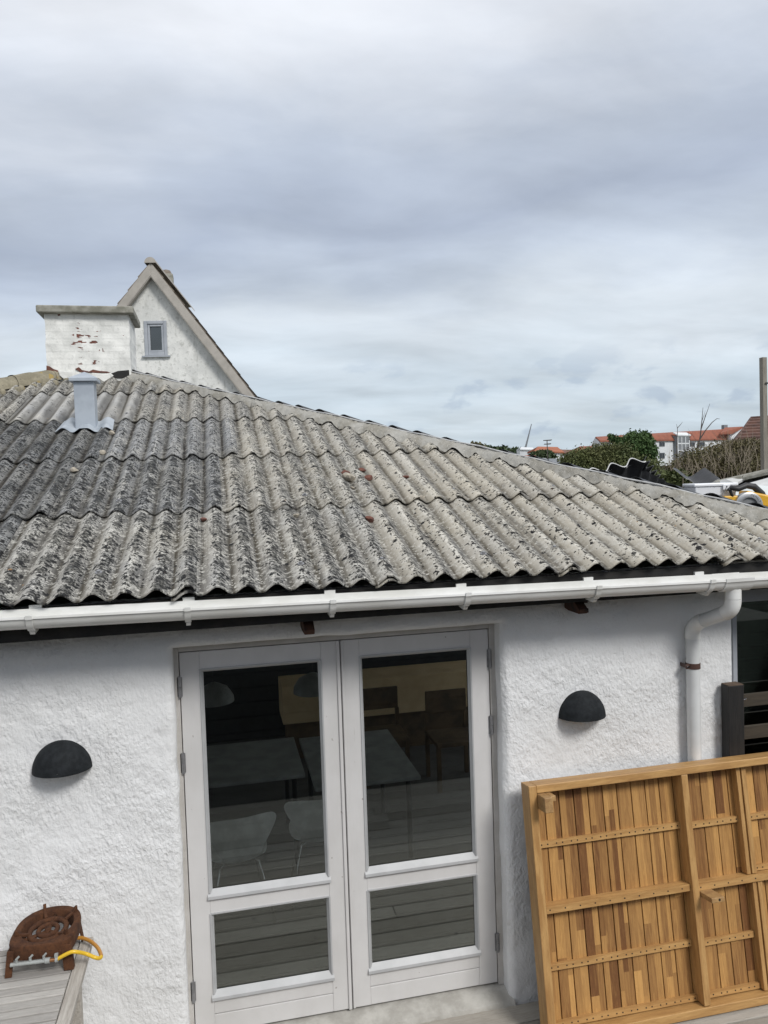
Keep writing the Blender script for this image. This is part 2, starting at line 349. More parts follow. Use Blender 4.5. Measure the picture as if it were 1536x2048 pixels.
simple('membrane', (.66, .66, .64), (.55, .55, .53), .6, 5, .2, 20)
simple('membrane_grey', (.60, .63, .62), (.52, .55, .545), .6, 5, .2, 20)
simple('orange_tile', (.27, .092, .055), (.21, .075, .047), .85, .9)
simple('orange_tile_light', (.36, .13, .068), (.29, .10, .052), .85, .9)
simple('brown_tile', (.125, .062, .045), (.075, .042, .034), .85, 2.0, .5, 20)
simple('brick_roof', (.20, .10, .075), (.14, .075, .058), .9, 1.5)
simple('far_white', (.64, .655, .665), (.57, .585, .595), .8, .6)
simple('far_grey', (.20, .21, .225), (.165, .175, .185), .8, .8)
simple('far_window', (.03, .035, .042), None, .2)
simple('slate_grey', (.215, .22, .235), (.17, .175, .185), .85, 1.2)
simple('white_shell', (.85, .85, .83), None, .4)
simple('indoor_wall', (.80, .80, .79), (.76, .76, .75), .9)
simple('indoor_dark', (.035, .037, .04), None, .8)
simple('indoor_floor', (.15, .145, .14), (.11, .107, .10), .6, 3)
simple('lamp_white', (.26, .26, .25), None, .5)
simple('table_white', (.40, .40, .385), None, .5)
simple('oak', (.74, .54, .31), (.64, .45, .25), .6, 4)
simple('dark_oak', (.16, .10, .05), (.085, .055, .03), .6, 6)
simple('dark_metal', (.02, .02, .02), None, .5)
simple('ground_soil', (.13, .125, .10), (.085, .09, .06), .95, .35)
simple('terrace_wood', (.013, .013, .014), (.010, .010, .010), .8, 5)
simple('bark', (.12, .095, .07), (.075, .06, .046), .95, 6)
simple('twig', (.30, .255, .19), (.19, .155, .12), .95, 3)
simple('dead_twig', (.10, .085, .075), (.07, .06, .055), .95, 3)
simple('hose_yellow', (.80, .52, .03), (.70, .44, .025), .32, 5)
simple('hose_orange', (.52, .25, .045), (.45, .2, .035), .4, 5)
simple('brass', (.42, .21, .10), None, .4, metal=.7)
simple('pipe_grey', (.36, .38, .37), (.28, .29, .28), .5, 12)

def mat_rust():
    n = NT('rusty_cast_iron'); v = n.obj()
    a = n.noise(v, 16, 6, .65, .4); b = n.noise(v, 90, 4, .6)
    c = n.mix(n.step(a, .3, .7), (.050, .022, .013, 1), (.105, .045, .021, 1))
    c = n.mix(n.step(b, .5, .72, 0, .6), c, (.022, .012, .009, 1))
    return n.fin(c, .92, n.bump(n.math('ADD', a, b), .6, .004), .25)
M['rust'] = mat_rust()

def mat_glass(name, tint, refl):
    n = NT(name); n.N.remove(n.b)
    tr = n.node('ShaderNodeBsdfTransparent', {0: (*tint, 1)})
    gl = n.node('ShaderNodeBsdfGlossy', {0: (.93, .97, .95, 1), 'Roughness': .012})
    fr = n.node('ShaderNodeFresnel', {0: 1.5}).outputs[0]
    mx = n.node('ShaderNodeMixShader', {0: n.math('MULTIPLY', fr, refl, True), 1: tr.outputs[0], 2: gl.outputs[0]})
    n.L.new(mx.outputs[0], n.out.inputs[0]); return n.m
M['glass'] = mat_glass('double_glazing', (.93, .96, .95), 2.4)
M['glass_dark'] = mat_glass('dark_glazing', (.16, .18, .17), 3.4)

def mat_leaf(name, a, b, c3):
    n = NT(name); v = n.obj()
    at_ = n.attr('leaf').outputs['Color']; k = n.node('ShaderNodeSeparateColor', {0: at_}).outputs[0]
    c = n.mix(k, (*a, 1), (*b, 1)); c = n.mix(n.step(n.noise(v, .9, 3), .45, .7, 0, .7), c, (*c3, 1))
    n.fin(c, .65, None, .3)
    return n.m
M['leaf_olive'] = mat_leaf('olive_leaves', (.040, .055, .016), (.125, .14, .050), (.10, .10, .038))
M['leaf_green'] = mat_leaf('green_leaves', (.022, .050, .013), (.070, .120, .036), (.045, .08, .024))
M['leaf_brown'] = mat_leaf('brown_olive_leaves', (.062, .062, .024), (.15, .128, .062), (.105, .085, .045))
M['leaf_far'] = mat_leaf('far_leaves', (.032, .055, .025), (.070, .095, .042), (.05, .07, .033))
M['leaf_far2'] = mat_leaf('far_russet_leaves', (.065, .058, .028), (.12, .105, .05), (.07, .08, .035))

# ------------------------------------------------------------------ mesh helpers
class MB:
    def __init__(s): s.v = []; s.f = []; s.a = []; s.mi = []
    def add(s, vs, fs, a=(0, 0, 0), mi=0):
        o = len(s.v); s.v += [tuple(map(float, p)) for p in vs]
        s.f += [tuple(i+o for i in f) for f in fs]; s.a += [a]*len(fs); s.mi += [mi]*len(fs); return s
    def box(s, x0, x1, y0, y1, z0, z1, a=(0, 0, 0), mi=0, mat=None):
        vs = [(x, y, z) for z in (z0, z1) for y in (y0, y1) for x in (x0, x1)]
        if mat is not None: vs = [tuple(mat @ Vector(p)) for p in vs]
        return s.add(vs, [(0, 2, 3, 1), (4, 5, 7, 6), (0, 1, 5, 4), (2, 6, 7, 3), (0, 4, 6, 2), (1, 3, 7, 5)], a, mi)
    def hexa(s, p, a=(0, 0, 0), mi=0):   # bottom 4 then top 4, same winding
        return s.add(p, [(3, 2, 1, 0), (4, 5, 6, 7), (0, 1, 5, 4), (1, 2, 6, 5), (2, 3, 7, 6), (3, 0, 4, 7)], a, mi)
    def tube(s, pts, r, n=10, cap=True, mi=0, a=(0, 0, 0)):
        P = [Vector(p) for p in pts]; rs = r if isinstance(r, (list, tuple)) else [r]*len(P)
        vs = []; prev = None
        for i, p in enumerate(P):
            t = (P[min(i+1, len(P)-1)]-P[max(i-1, 0)]).normalized()
            if prev is None:
                x = t.orthogonal().normalized()
            else:
                x = (prev - t*prev.dot(t)).normalized()
            prev = x; y = t.cross(x)
            for k in range(n):
                an = 2*math.pi*k/n; vs.append(p + rs[i]*(math.cos(an)*x + math.sin(an)*y))
        fs = [(i*n+k, i*n+(k+1) % n, (i+1)*n+(k+1) % n, (i+1)*n+k) for i in range(len(P)-1) for k in range(n)]
        if cap: fs += [tuple(range(n-1, -1, -1)), tuple((len(P)-1)*n+k for k in range(n))]
        return s.add(vs, fs, a, mi)
    def prism(s, poly, ext, mi=0, a=(0, 0, 0)):   # 3d polygon extruded by vector
        n = len(poly); e = Vector(ext); vs = [Vector(p) for p in poly] + [Vector(p)+e for p in poly]
        return s.add(vs, [tuple(range(n-1, -1, -1)), tuple(range(n, 2*n))] + [(i, (i+1) % n, n+(i+1) % n, n+i) for i in range(n)], a, mi)
    def lathe(s, prof, n=24, c=(0, 0, 0), a0=0, a1=2*math.pi, mi=0):
        full = abs(a1-a0-2*math.pi) < 1e-6; m = n if full else n+1; vs = []
        for r, z in prof:
            for k in range(m):
                an = a0+(a1-a0)*k/n; vs.append((c[0]+r*math.cos(an), c[1]+r*math.sin(an), c[2]+z))
        fs = []
        for i in range(len(prof)-1):
            for k in range(n):
                k2 = (k+1) % m; fs.append((i*m+k, i*m+k2, (i+1)*m+k2, (i+1)*m+k))
        return s.add(vs, fs, (0, 0, 0), mi)
    def build(s, name, mats, parent=None, attr=None, smooth=False, bevel=0, autosmooth=None):
        me = bpy.data.meshes.new(name); me.from_pydata(s.v, [], s.f); me.update()
        bm = bmesh.new(); bm.from_mesh(me); bmesh.ops.recalc_face_normals(bm, faces=bm.faces); bm.to_mesh(me); bm.free()
        for m in (mats if isinstance(mats, (list, tuple)) else [mats]): me.materials.append(M[m])
        me.polygons.foreach_set('material_index', s.mi)
        if attr:
            at_ = me.attributes.new(attr, 'FLOAT_COLOR', 'FACE')
            at_.data.foreach_set('color', [c for a in s.a for c in (*a, 1.0)])
        if smooth: me.polygons.foreach_set('use_smooth', [True]*len(me.polygons))
        o = bpy.data.objects.new(name, me); COL.objects.link(o)
        if autosmooth is not None:
            for p in me.polygons: p.use_smooth = True
            me.set_sharp_from_angle(angle=rad(autosmooth))
        if bevel:
            b = o.modifiers.new('bevel', 'BEVEL'); b.width = bevel; b.segments = 2; b.limit_method = 'ANGLE'; b.angle_limit = rad(40)
        if parent is not None: par(o, parent)
        return o
def par(o, p):
    o.parent = p
    o.matrix_parent_inverse = Matrix.Identity(4)
    # parents are all at identity rotation: shift so that world coordinates stay as modelled
    o.location = Vector(o.location) - world_loc(p)
def world_loc(o):
    l = Vector((0, 0, 0))
    while o is not None: l += Vector(o.location); o = o.parent
    return l
def tag(o, label=None, cat=None, group=None, kind=None):
    if label: o['label'] = label
    if cat: o['category'] = cat
    if group: o['group'] = group
    if kind: o['kind'] = kind
    return o
def empty(name, loc, label, cat, group=None):
    o = bpy.data.objects.new(name, None); COL.objects.link(o); o.location = loc; o.empty_display_size = .1
    return tag(o, label, cat, group)
def finish(root_fn): return root_fn

# ------------------------------------------------------------------ ground
def setting():
    m = MB(); n = 40; R = 3000.0
    # one sheet, finer near the house, gently rising far away
    rs = [0, 8, 20, 40, 70, 110, 160, 230, 350, 700, 1500, 3000]; vs = [(0, 0, -.32)]; K = 48
    for r in rs[1:]:
        for k in range(K):
            a = 2*math.pi*k/K; z = -.32 + (0.0 if r < 90 else min(2.0, (r-90)*.012)) + (RNG.random()-.5)*min(.5, r*.002)
            vs.append((r*math.cos(a), r*math.sin(a), z))
    fs = [(0, 1+k, 1+(k+1) % K) for k in range(K)]
    for i in range(len(rs)-2):
        for k in range(K): fs.append((1+i*K+k, 1+(i+1)*K+k, 1+(i+1)*K+(k+1) % K, 1+i*K+(k+1) % K))
    m.add(vs, fs); tag(m.build('ground', 'ground_soil', smooth=True), kind='structure')
    # deck of boards parallel to the wall
    d = MB(); y = -.125
    while y > -3.02:
        xs = [-2.2] + sorted(random.uniform(-1.5, 5) for _ in range(2)) + [5.6]
        for a, b in zip(xs[:-1], xs[1:]):
            d.box(a+.002, b-.002, y-.137, y, -.085, -.055+random.uniform(-.002, .002), (random.random(), random.random(), 0))
        y -= .146
    tag(d.build('deck', 'deck', attr='stave', bevel=.004), kind='structure')
    # raised platform the photographer stands on, its dark boarded front mirrored in the door glass
    t = MB()
    for k in range(10): t.box(-3.5, 6.5, -3.06, -3.03, -.06+k*.137, .07+k*.137)
    t.box(-3.5, 6.5, -7.5, -3.065, -.3, 1.30)
    t.box(-9, 12, -7.8, -7.505, -.3, 3.8)  # unseen tall wall added to block low sky and deepen the eave shade
    tag(t.build('terrace_and_sky_block', 'terrace_wood'), kind='structure')
setting()

# ------------------------------------------------------------------ the house
H = empty('house', (1.2, 0, -.055), 'low white rendered house under a hipped grey corrugated roof with french doors', 'house')
YW = -.11                       # front face of the rendered wall
OX0, OX1, OZ1 = .350, 2.098, 2.092   # door opening
XC = 3.557                      # right corner of the rendered wall
LAM, X0, YE, ZE, TH = .13896, -.5256, -.40, 2.4178, rad(19.42)
GA = [0, 1.0643, 2.1329, 3.1939, 4.2334, 5.4]
TT = math.tan(TH); HIPC = 4.057; HIPL = -5.255
AMP = .0192
def slope_pt(x, s, h=0.0):      # x along the eave, s metres up the slope, h above the crest plane
    return (x, YE + s*math.cos(TH) - h*math.sin(TH), ZE + s*math.sin(TH) + h*math.cos(TH))
def wave_h(u): return AMP*(math.cos(2*math.pi*u)-1)
def roof_px(px, py):
    p = at_plane(px, py, (0, YE, ZE), (0, -math.sin(TH), math.cos(TH)))
    return p[0], (p[1]-YE)/math.cos(TH)

def smooth_noise(shape, cell, amp, seed):
    r = np.random.default_rng(seed); gy, gx = shape[0]//cell+3, shape[1]//cell+3
    g = r.normal(size=(gy, gx)); yy = np.arange(shape[0])/cell; xx = np.arange(shape[1])/cell
    y0 = yy.astype(int); x0 = xx.astype(int); fy = yy-y0; fx = xx-x0
    fy = (fy*fy*(3-2*fy))[:, None]; fx = (fx*fx*(3-2*fx))[None]
    return amp*((g[y0][:, x0]*(1-fx)+g[y0][:, x0+1]*fx)*(1-fy) + (g[y0+1][:, x0]*(1-fx)+g[y0+1][:, x0+1]*fx)*fy)

def front_wall():
    step = .016; xs = np.arange(-1.9, XC+1e-6, step); zs = np.arange(-.3, 2.36, step)
    # snap grid lines to the opening
    def snap(a, v): a[np.argmin(abs(a-v))] = v
    snap(xs, OX0); snap(xs, OX1); snap(zs, OZ1); xs[-1] = XC
    Z, X = np.meshgrid(zs, xs, indexing='ij')
    lump = smooth_noise(X.shape, 9, .0018, 1) + smooth_noise(X.shape, 3, .0012, 2) + smooth_noise(X.shape, 2, .0008, 8) + smooth_noise(X.shape, 30, .004, 3)
    r = .032
    dx = np.maximum(np.maximum(OX0-X, X-OX1), 0); dz = np.maximum(Z-OZ1, 0)
    dop = np.hypot(dx, dz)                       # distance to the opening
    inop = (X >= OX0-1e-6) & (X <= OX1+1e-6) & (Z <= OZ1+1e-6)
    def rnd(d): d = np.clip(d, 0, r); return r-np.sqrt(np.maximum(r*r-(r-d)**2, 0))
    Y = YW + lump + np.maximum(rnd(dop), rnd(XC-X))
    m = MB(); nz, nx = X.shape; idx = np.arange(nz*nx).reshape(nz, nx)
    wob = smooth_noise(X.shape, 7, .0028, 5)
    Xw = X + wob; Zw = Z + wob*.7
    Zw[:, :] = Zw; vs = np.stack([Xw.ravel(), Y.ravel(), Zw.ravel()], 1)
    cx = (X[:-1, :-1]+X[1:, 1:])/2; cz = (Z[:-1, :-1]+Z[1:, 1:])/2
    keep = ~((cx > OX0) & (cx < OX1) & (cz < OZ1))
    fs = [(idx[i, j], idx[i, j+1], idx[i+1, j+1], idx[i+1, j]) for i, j in zip(*np.nonzero(keep))]
    m.add(vs, fs)
    # reveals run back to the door frame
    def strip(ids):
        a = [tuple(vs[k]) for k in ids]
        rows = [a] + [[(p[0], y, p[2]) for p in a] for y in (-.06, -.03, .07)]
        n = len(a); fl = [p for rw in rows for p in rw]
        m.add(fl, [(q*n+i, q*n+i+1, (q+1)*n+i+1, (q+1)*n+i) for q in range(3) for i in range(n-1)])
    jz = [i for i in range(nz) if zs[i] <= OZ1+1e-6]; jx = [j for j in range(nx) if OX0-1e-6 <= xs[j] <= OX1+1e-6]
    strip([idx[i, jx[0]] for i in jz]); strip([idx[i, jx[-1]] for i in jz]); strip([idx[jz[-1], j] for j in jx])
    # return at the right corner
    a = [tuple(vs[idx[i, nx-1]]) for i in range(nz)]; b = [(p[0], .30, p[2]) for p in a]
    m.add(a+b, [(i, i+1, nz+i+1, nz+i) for i in range(nz-1)])
    o = m.build('wall', 'render', H, smooth=True)
front_wall()

def shell():
    w = MB()   # the other outer walls, unseen side openings added to let light into the room
    w.box(-5.1, -4.9, -.1, 9.0, -.3, .10); w.box(-5.1, -4.9, 4.8, 9.0, .10, 2.3); w.box(-4.9, -1.9, -.105, .05, -.3, 2.30); w.box(4.12, 4.3, -.09, 9.2, -.3, .15); w.box(4.12, 4.3, 4.8, 9.2, .15, 2.3); w.box(-4.9, 4.12, 9.0, 9.2, -.3, 2.30)
    w.build('side_wall', 'gable_render', H)
    i = MB()   # room behind the doors
    i.box(-4.85, 4.05, 4.9, 4.95, -.04, 2.29); i.box(4.06, 4.11, .0, 4.9, -.04, .15)
    i.box(-4.85, 4.11, .0, 4.95, 2.30, 2.34)
    i.box(-1.85, OX0-.03, .075, .10, -.04, 2.29); i.box(OX1+.04, 3.55, .075, .10, -.04, 2.29); i.box(OX0-.03, OX1+.04, .075, .10, 2.11, 2.29)
    i.build('interior_wall', 'indoor_wall', H)
    k = MB(); k.box(-4.8, 4.0, 4.87, 4.895, -.04, 1.0); k.build('dark_back_sheet', 'indoor_dark', H)  # added dark sheet, paints the seen back wall dim while the room stays white
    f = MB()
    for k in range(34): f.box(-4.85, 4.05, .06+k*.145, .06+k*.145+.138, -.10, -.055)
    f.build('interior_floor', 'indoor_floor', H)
shell()

def door():
    fr = MB()
    fr.box(OX0-.012, .3735, -.006, .07, -.01, OZ1+.004); fr.box(2.0665, OX1+.012, -.006, .07, -.01, OZ1+.004)
    fr.box(.3735, 2.0665, -.006, .07, 2.0525, OZ1+.004)
    fr.build('door_frame', 'frame_paint', H, bevel=.003)
    sm = MB(); sm.box(.3736, 2.0664, .030, .06, -.01, 2.0524); 
    th = MB()
    xs = np.linspace(OX0-.02, OX1+.02, 60)
    pr = [(.10, -.012), (-.015, -.012), (-.075, -.020), (-.120, -.038), (-.135, -.075), (-.135, -.2), (.10, -.2)]
    vs = [(x, y+RNG.normal()*.004*(y < 0), z+RNG.normal()*.0035*(y < -.02)) for x in xs for y, z in pr]; k = len(pr)
    th.add(vs, [(i*k+j, i*k+(j+1) % k, (i+1)*k+(j+1) % k, (i+1)*k+j) for i in range(59) for j in range(k)])
    th.build('threshold', 'concrete', H, autosmooth=40)
    ZG = ((.7608, 1.9519), (.2151, .6507))
    for side in (0, 1):
        x0, x1 = ((.3775, 1.2165), (1.2205, 2.0625))[side]; g0, g1 = ((.4788, 1.1125), (1.3222, 1.9559))[side]
        b = MB(); y0, y1 = 0.0, .045
        b.box(x0, g0, y0, y1, .004, 2.0465); b.box(g1, x1, y0, y1, .004, 2.0465)
        b.box(g0, g1, y0+.0012, y1, ZG[0][1], 2.0465); b.box(g0, g1, y0+.0012, y1, ZG[1][1], ZG[0][0])
        b.box(g0, g1, y0+.0012, y1, .108, ZG[1][0]); b.box(g0, g1, y0+.0012, y1, .004, .102); b.box(g0, g1, y0+.008, y1, .102, .108)
        d = b.build('door', 'paint', H, bevel=.0025)
        tag(d, label='left leaf of the glazed double door' if side == 0 else 'right leaf of the glazed double door')
        bd = MB()
        for za, zb in ZG:
            w = .017; yy = -.005
            for q in ((g0, za, g0, zb), (g1, za, g1, zb)):
                sx = 1 if q[0] == g0 else -1
                bd.prism([(q[0]-sx*.004, yy, za), (q[0]+sx*.004, yy, za), (q[0]+sx*w, .016, za), (q[0]-sx*.004, .016, za)], (0, 0, zb-za))
            bd.prism([(g0+.004, yy, zb+.004), (g0+.004, yy, zb-.004), (g0+.004, .016, zb-w), (g0+.004, .016, zb+.004)], (g1-g0-.008, 0, 0))
            bd.prism([(g0-.010, -.014, za-.030), (g0-.010, -.012, za-.014), (g0-.010, .016, za+.016), (g0-.010, .016, za-.030)], (g1-g0+.020, 0, 0))
        bd.build('glazing_bead', 'bead_paint', d, bevel=.001)
        for za, zb in ZG:
            p = MB(); p.box(g0, g1, .018, .022, za, zb); p.build('glass_pane', 'glass', d)
            e = MB()
            e.box(g0+.003, g0+.016, .0235, .03, za+.005, zb-.005); e.box(g1-.016, g1-.003, .0235, .03, za+.005, zb-.005)
            e.box(g0+.017, g1-.017, .0235, .03, za+.005, za+.018); e.box(g0+.017, g1-.017, .0235, .03, zb-.018, zb-.005)
            e.build('glazing_spacer', 'seam_black', d)
        hx = x0-.003 if side == 0 else x1+.003
        for py, pxx in (((1375, 355), (1527, 364), (1985, 383)), ((1317, 980), (1450, 985), (1885, 996)))[side]:
            z = at_y(pxx, py, -.01)[2]
            h = MB(); h.tube([(hx, -.011, z-.055), (hx, -.011, z-.001)], .0085, 12); h.tube([(hx, -.011, z+.001), (hx, -.011, z+.055)], .0085, 12)
            h.box(hx-.013, hx+.013, -.006, .0, z-.05, z+.05)
            h.build('hinge', 'hinge_metal', d, autosmooth=40)
    a = MB(); a.box(1.197, 1.2145, -.010, -.0003, .004, 2.0465); a.box(1.2225, 1.2345, -.006, -.0003, .004, 2.0465)
    a.build('cover_strip', 'paint', H, bevel=.003)
door()

# ---- roof ------------------------------------------------------------
TONES = {}   # (row, k) -> (dark, beige, lichen)
TONES.update({(0, -1): (.95, .05, .55), (0, 0): (.18, .30, .95), (0, 1): (.12, .35, .92), (0, 2): (.05, .62, .70), (0, 3): (.03, .72, .55), (0, 4): (.10, .75, .62),
              (1, -1): (.95, .05, .60), (1, 0): (.62, .05, .85), (1, 1): (.16, .55, .82), (1, 2): (.06, .78, .50), (1, 3): (.05, .65, .50),
              (2, -2): (.95, .05, .55), (2, -1): (.95, .05, .6), (2, 0): (.34, .00, .55), (2, 1): (.10, .62, .72), (2, 2): (.08, .70, .6),
              (3, -2): (.45, .4, .5), (3, -1): (.0, .22, .05), (3, 0): (.30, .38, .62), (3, 1): (.12, .6, .6), (3, 2): (.1, .6, .6),
              (4, -2): (.3, .5, .5), (4, -1): (.22, .4, .55), (4, 0): (.18, .6, .5), (4, 1): (.15, .6, .5)})
def roof():
    bm = bmesh.new(); uvl = bm.loops.layers.uv.new('roofuv'); cl = bm.loops.layers.float_color.new('sheet')
    SW = 14; SV = 12; rr = np.random.default_rng(11)
    for row in range(5):
        s0 = GA[row]; s1 = min(GA[row+1]+.11, 5.40); 
        for k in range(-7, 7):
            j0 = .33+row+7*k; j1 = j0+7.0
            if row and False: pass
            ua, ub = j0-.85, j1+.02*rr.normal()
            xl, xr = X0+LAM*ua, X0+LAM*ub
            ymid = YE+s0*math.cos(TH)
            if xl > HIPC-ymid+.05 or xr < HIPL+ymid-.05: continue
            tone = TONES.get((row, k), (.3, .45, .6))
            nu = int(round((ub-ua)*SW)); tilt = rr.normal()*.003; skew = rr.normal()*.004; gap = .015+abs(rr.normal())*.003
            V = {}
            ph = rr.random(4)*6
            for lay in (0, 1):
                for a in range(nu+1):
                    u = ua+(ub-ua)*a/nu
                    edge = max(0.0, (u-(j1-1.0))); edge = edge*edge*(3-2*edge) if edge < 1 else 1.0
                    under = max(0.0, (j0+.15-u))
                    for b in range(SV+1):
                        t = (b/SV)**1.15
                        s = s0 + (s1-s0)*t + (skew*(u-j0)/7 + .0025*math.sin(u*2.1+ph[0]))*(1-t)
                        lift = gap*(1-t)*(1-min(1, under*2)) + .009*edge*(1-.5*t) - .004*min(1, under*2) + tilt*(u-j0)/7*(1-t)
                        lift += .0016*math.sin(u*1.3+ph[1]+t*4) + .0012*math.sin(u*6.283*.5+ph[2]+t*9)
                        h = wave_h(u)*(1+.06*math.sin(u*1.7+ph[3])) + lift - lay*.0075
                        V[lay, a, b] = bm.verts.new(slope_pt(X0+LAM*u, s, h)); V[lay, a, b].index = 0
            def face(q, pars, mi=0):
                try: f = bm.faces.new(q)
                except ValueError: return
                f.smooth = True; f.material_index = mi
                for l, (a, b) in zip(f.loops, pars):
                    u = ua+(ub-ua)*a/nu; l[uvl].uv = (u, s0+(s1-s0)*(b/SV)**1.15); l[cl] = (*tone, 1)
            for a in range(nu):
                for b in range(SV):
                    pr = [(a, b), (a+1, b), (a+1, b+1), (a, b+1)]
                    face([V[(0,)+p] for p in pr], pr); face([V[(1,)+p] for p in pr[::-1]], pr[::-1])
                pr = [(a, 0), (a+1, 0)]
                face([V[1, a, 0], V[1, a+1, 0], V[0, a+1, 0], V[0, a, 0]], pr+pr[::-1])
            for b in range(SV):
                face([V[0, nu, b], V[1, nu, b], V[1, nu, b+1], V[0, nu, b+1]], [(nu, b), (nu, b), (nu, b+1), (nu, b+1)])
    def cut(co, no):
        bmesh.ops.bisect_plane(bm, geom=list(bm.verts)+list(bm.edges)+list(bm.faces), dist=1e-5, plane_co=co, plane_no=no, clear_outer=True)
    cut((HIPC, -.0, 0), Vector((1, 1, 0)).normalized()); cut((HIPL, 0, 0), Vector((-1, 1, 0)).normalized())
    # sharp edges where the thin edge faces meet the sheet
    for e in bm.edges:
        if len(e.link_faces) == 2 and e.calc_face_angle(0) > rad(50): e.smooth = False
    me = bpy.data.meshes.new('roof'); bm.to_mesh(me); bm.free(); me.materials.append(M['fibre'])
    o = bpy.data.objects.new('roof', me); COL.objects.link(o); par(o, H)
    return o
ROOF = roof()

def roof_details():
    # fixing screws
    for px, py in ((194, 1149), (375, 1139), (604, 1131), (760, 1123), (964, 1111), (1109, 1099), (1430, 1084), (1514, 1083), (235, 1005), (381, 1000), (609, 993), (739, 987), (902, 983), (1022, 976),
                   (1100, 977), (460, 896), (246, 830)):
        x, s = roof_px(px, py); u = round((x-X0)/LAM); x = X0+LAM*u
        m = MB(); c = Vector(slope_pt(x, s, .010)); n = Vector((0, -math.sin(TH), math.cos(TH)))
        def disc(r, a, b): m.tube([c+n*a, c+n*b], r, 12)
        disc(.017, -.003, .003); disc(.0085, .0035, .012); m.build('roof_screw', 'hinge_metal', ROOF, autosmooth=40)
    # right-hand hip: mortar bed against the waves with a thin pale edge
    hd = Vector((-1, 1, TT)).normalized()
    m = MB(); rr = np.random.default_rng(4); N = 420; rows = []
    for i in range(N+1):
        y = -.42 + i/N*5.05; x = HIPC-y; s = (y-YE)/math.cos(TH)
        w = .056 + .024*math.sin(i*.031+1) + .012*rr.normal()*.4
        prof = []
        for q, (fr, hh) in enumerate(((-.42, None), (-.12, .042), (0.0, .046), (.12, .040), (.45, .033), (.75, .020), (1.0, None))):
            ww = w*fr
            if q == 0: prof.append((x+.05, y+.05*.2, slope_pt(0, s)[2]-.05)); continue
            xx = x - ww*.75; ss = s - ww*.75
            u = (xx-X0)/LAM
            if hh is None:
                ss -= .035*(1-math.cos(2*math.pi*u))/2*1.0; hh = wave_h(u)+.016
            hh = hh + .0035*rr.normal() + .004*math.sin(i*.19)
            prof.append(slope_pt(xx, ss, hh))
        rows.append(prof)
    k = 7
    m.add([p for r in rows for p in r], [(i*k+j, (i+1)*k+j, (i+1)*k+j+1, i*k+j+1) for i in range(N) for j in range(k-1)])
    m.build('hip_mortar', 'mortar', H, smooth=True)
    e = MB(); P = []
    pts = []
    for i in range(60):
        y = -.45+i/59*5.0; x = HIPC-y; s = (y-YE)/math.cos(TH); pts.append(Vector(slope_pt(x+.008, s, .050+.004*math.sin(i*1.7)+.003*math.sin(i*.61))))
    e.tube(pts, .0065, 6); e.build('hip_edge_strip', 'bitumen_edge', H, smooth=True)
    # left-hand hip: old half-round concrete caps bedded in mortar
    for q in range(7):
        t0 = q*.42; r0 = MB(); c = MB(); vs = []; n = 14; L = 9
        for i in range(L+1):
            y = 4.56-(t0+.43*i/L)*.70; x = HIPL+y; z = slope_pt(0, (y-YE)/math.cos(TH))[2]
            d = Vector((-1, -1, -TT)).normalized(); sd_ = Vector((1, -1, 0)).normalized(); up = Vector((0, 0, 1))
            r = .115 + .012*i/L
            for a in range(n+1):
                an = math.pi*a/n*1.0; rr_ = r*(1+.012*rr.normal()+.03*math.sin(i*1.3+q))
                vs.append(Vector((x, y, z-.045)) + sd_*math.cos(an)*rr_*1.05 + up*math.sin(an)*rr_*1.0)
        r0.add(vs, [(i*(n+1)+a, i*(n+1)+a+1, (i+1)*(n+1)+a+1, (i+1)*(n+1)+a) for i in range(L) for a in range(n)])
        r0.build('hip_cap', 'ridge', H, smooth=True)
    for i in range(26):   # mortar lumps under the left caps
        y = 4.42-i*.075; x = HIPL+y+.15+.02*rr.normal(); s = (y-.15-YE)/math.cos(TH)
        m2 = MB()
        c = Vector(slope_pt(x, s, -.005)); r = .026+.016*rr.random()
        m2.lathe([(r, -.03), (r*1.05, 0), (r*.8, r*.45), (r*.3, r*.7), (0.001, r*.72)], 9, c); m2.build('mortar_lump', 'ridge', H, smooth=True)
    # new black corrugated sheets on the right-hand slope, just showing over the hip
    bmn = MB(); lam = .172; nx = 26
    for lay in (0, 1):
        pass
    ys = np.arange(-.5, 4.6, lam/12); vs = []
    for y in ys:
        hx = HIPC-y+.045+.012*math.sin(y*9)
        for j in range(nx+1):
            x = hx + (4.9-hx)*(j/nx); z = ZE + (HIPC-YE-x)*TT*1.0 + .056
            z += .026*math.cos(2*math.pi*y/lam) + .004*math.sin(y*3.1) 
            vs.append((x, y, z))
    n1 = len(vs); k = nx+1
    fs = [(i*k+j, i*k+j+1, (i+1)*k+j+1, (i+1)*k+j) for i in range(len(ys)-1) for j in range(nx)]
    vs2 = [(x, y, z-.004) for x, y, z in vs]
    bmn.add(vs, fs); bmn.add(vs2, [f[::-1] for f in fs])
    bmn.add([p for i in range(len(ys)) for p in (vs[i*k], vs2[i*k])], [(2*i, 2*i+1, 2*i+3, 2*i+2) for i in range(len(ys)-1)])
    bmn.build('new_roof', 'bitumen_black', H, smooth=True)
    # left and rear slopes, out of sight, close the roof
    ap = (-.599, 4.656, ZE+(4.656-YE)*TT-.03)
    b = MB(); xl = HIPL+YE; xr = HIPC-YE; yb = 2*4.656-YE
    b.add([(xl, YE, ZE-.05), (xl, yb, ZE-.05), ap, (xr, yb, ZE-.05), (xr, YE, ZE-.07)], [(0, 2, 1), (1, 2, 3), (3, 2, 4)])
    b.build('rear_roof', 'fibre', H)
    # dark fascia and soffit board behind the gutter
    f = MB(); f.box(-5.2, 4.42, -.345, -.320, 2.225, 2.375); f.box(-5.2, 4.42, -.318, -.10, 2.292, 2.308)
    f.build('fascia', 'tar_board', H)
    f = MB(); f.box(4.40, 4.425, -.318, 9.6, 2.225, 2.375); f.build('fascia', 'tar_board', H)
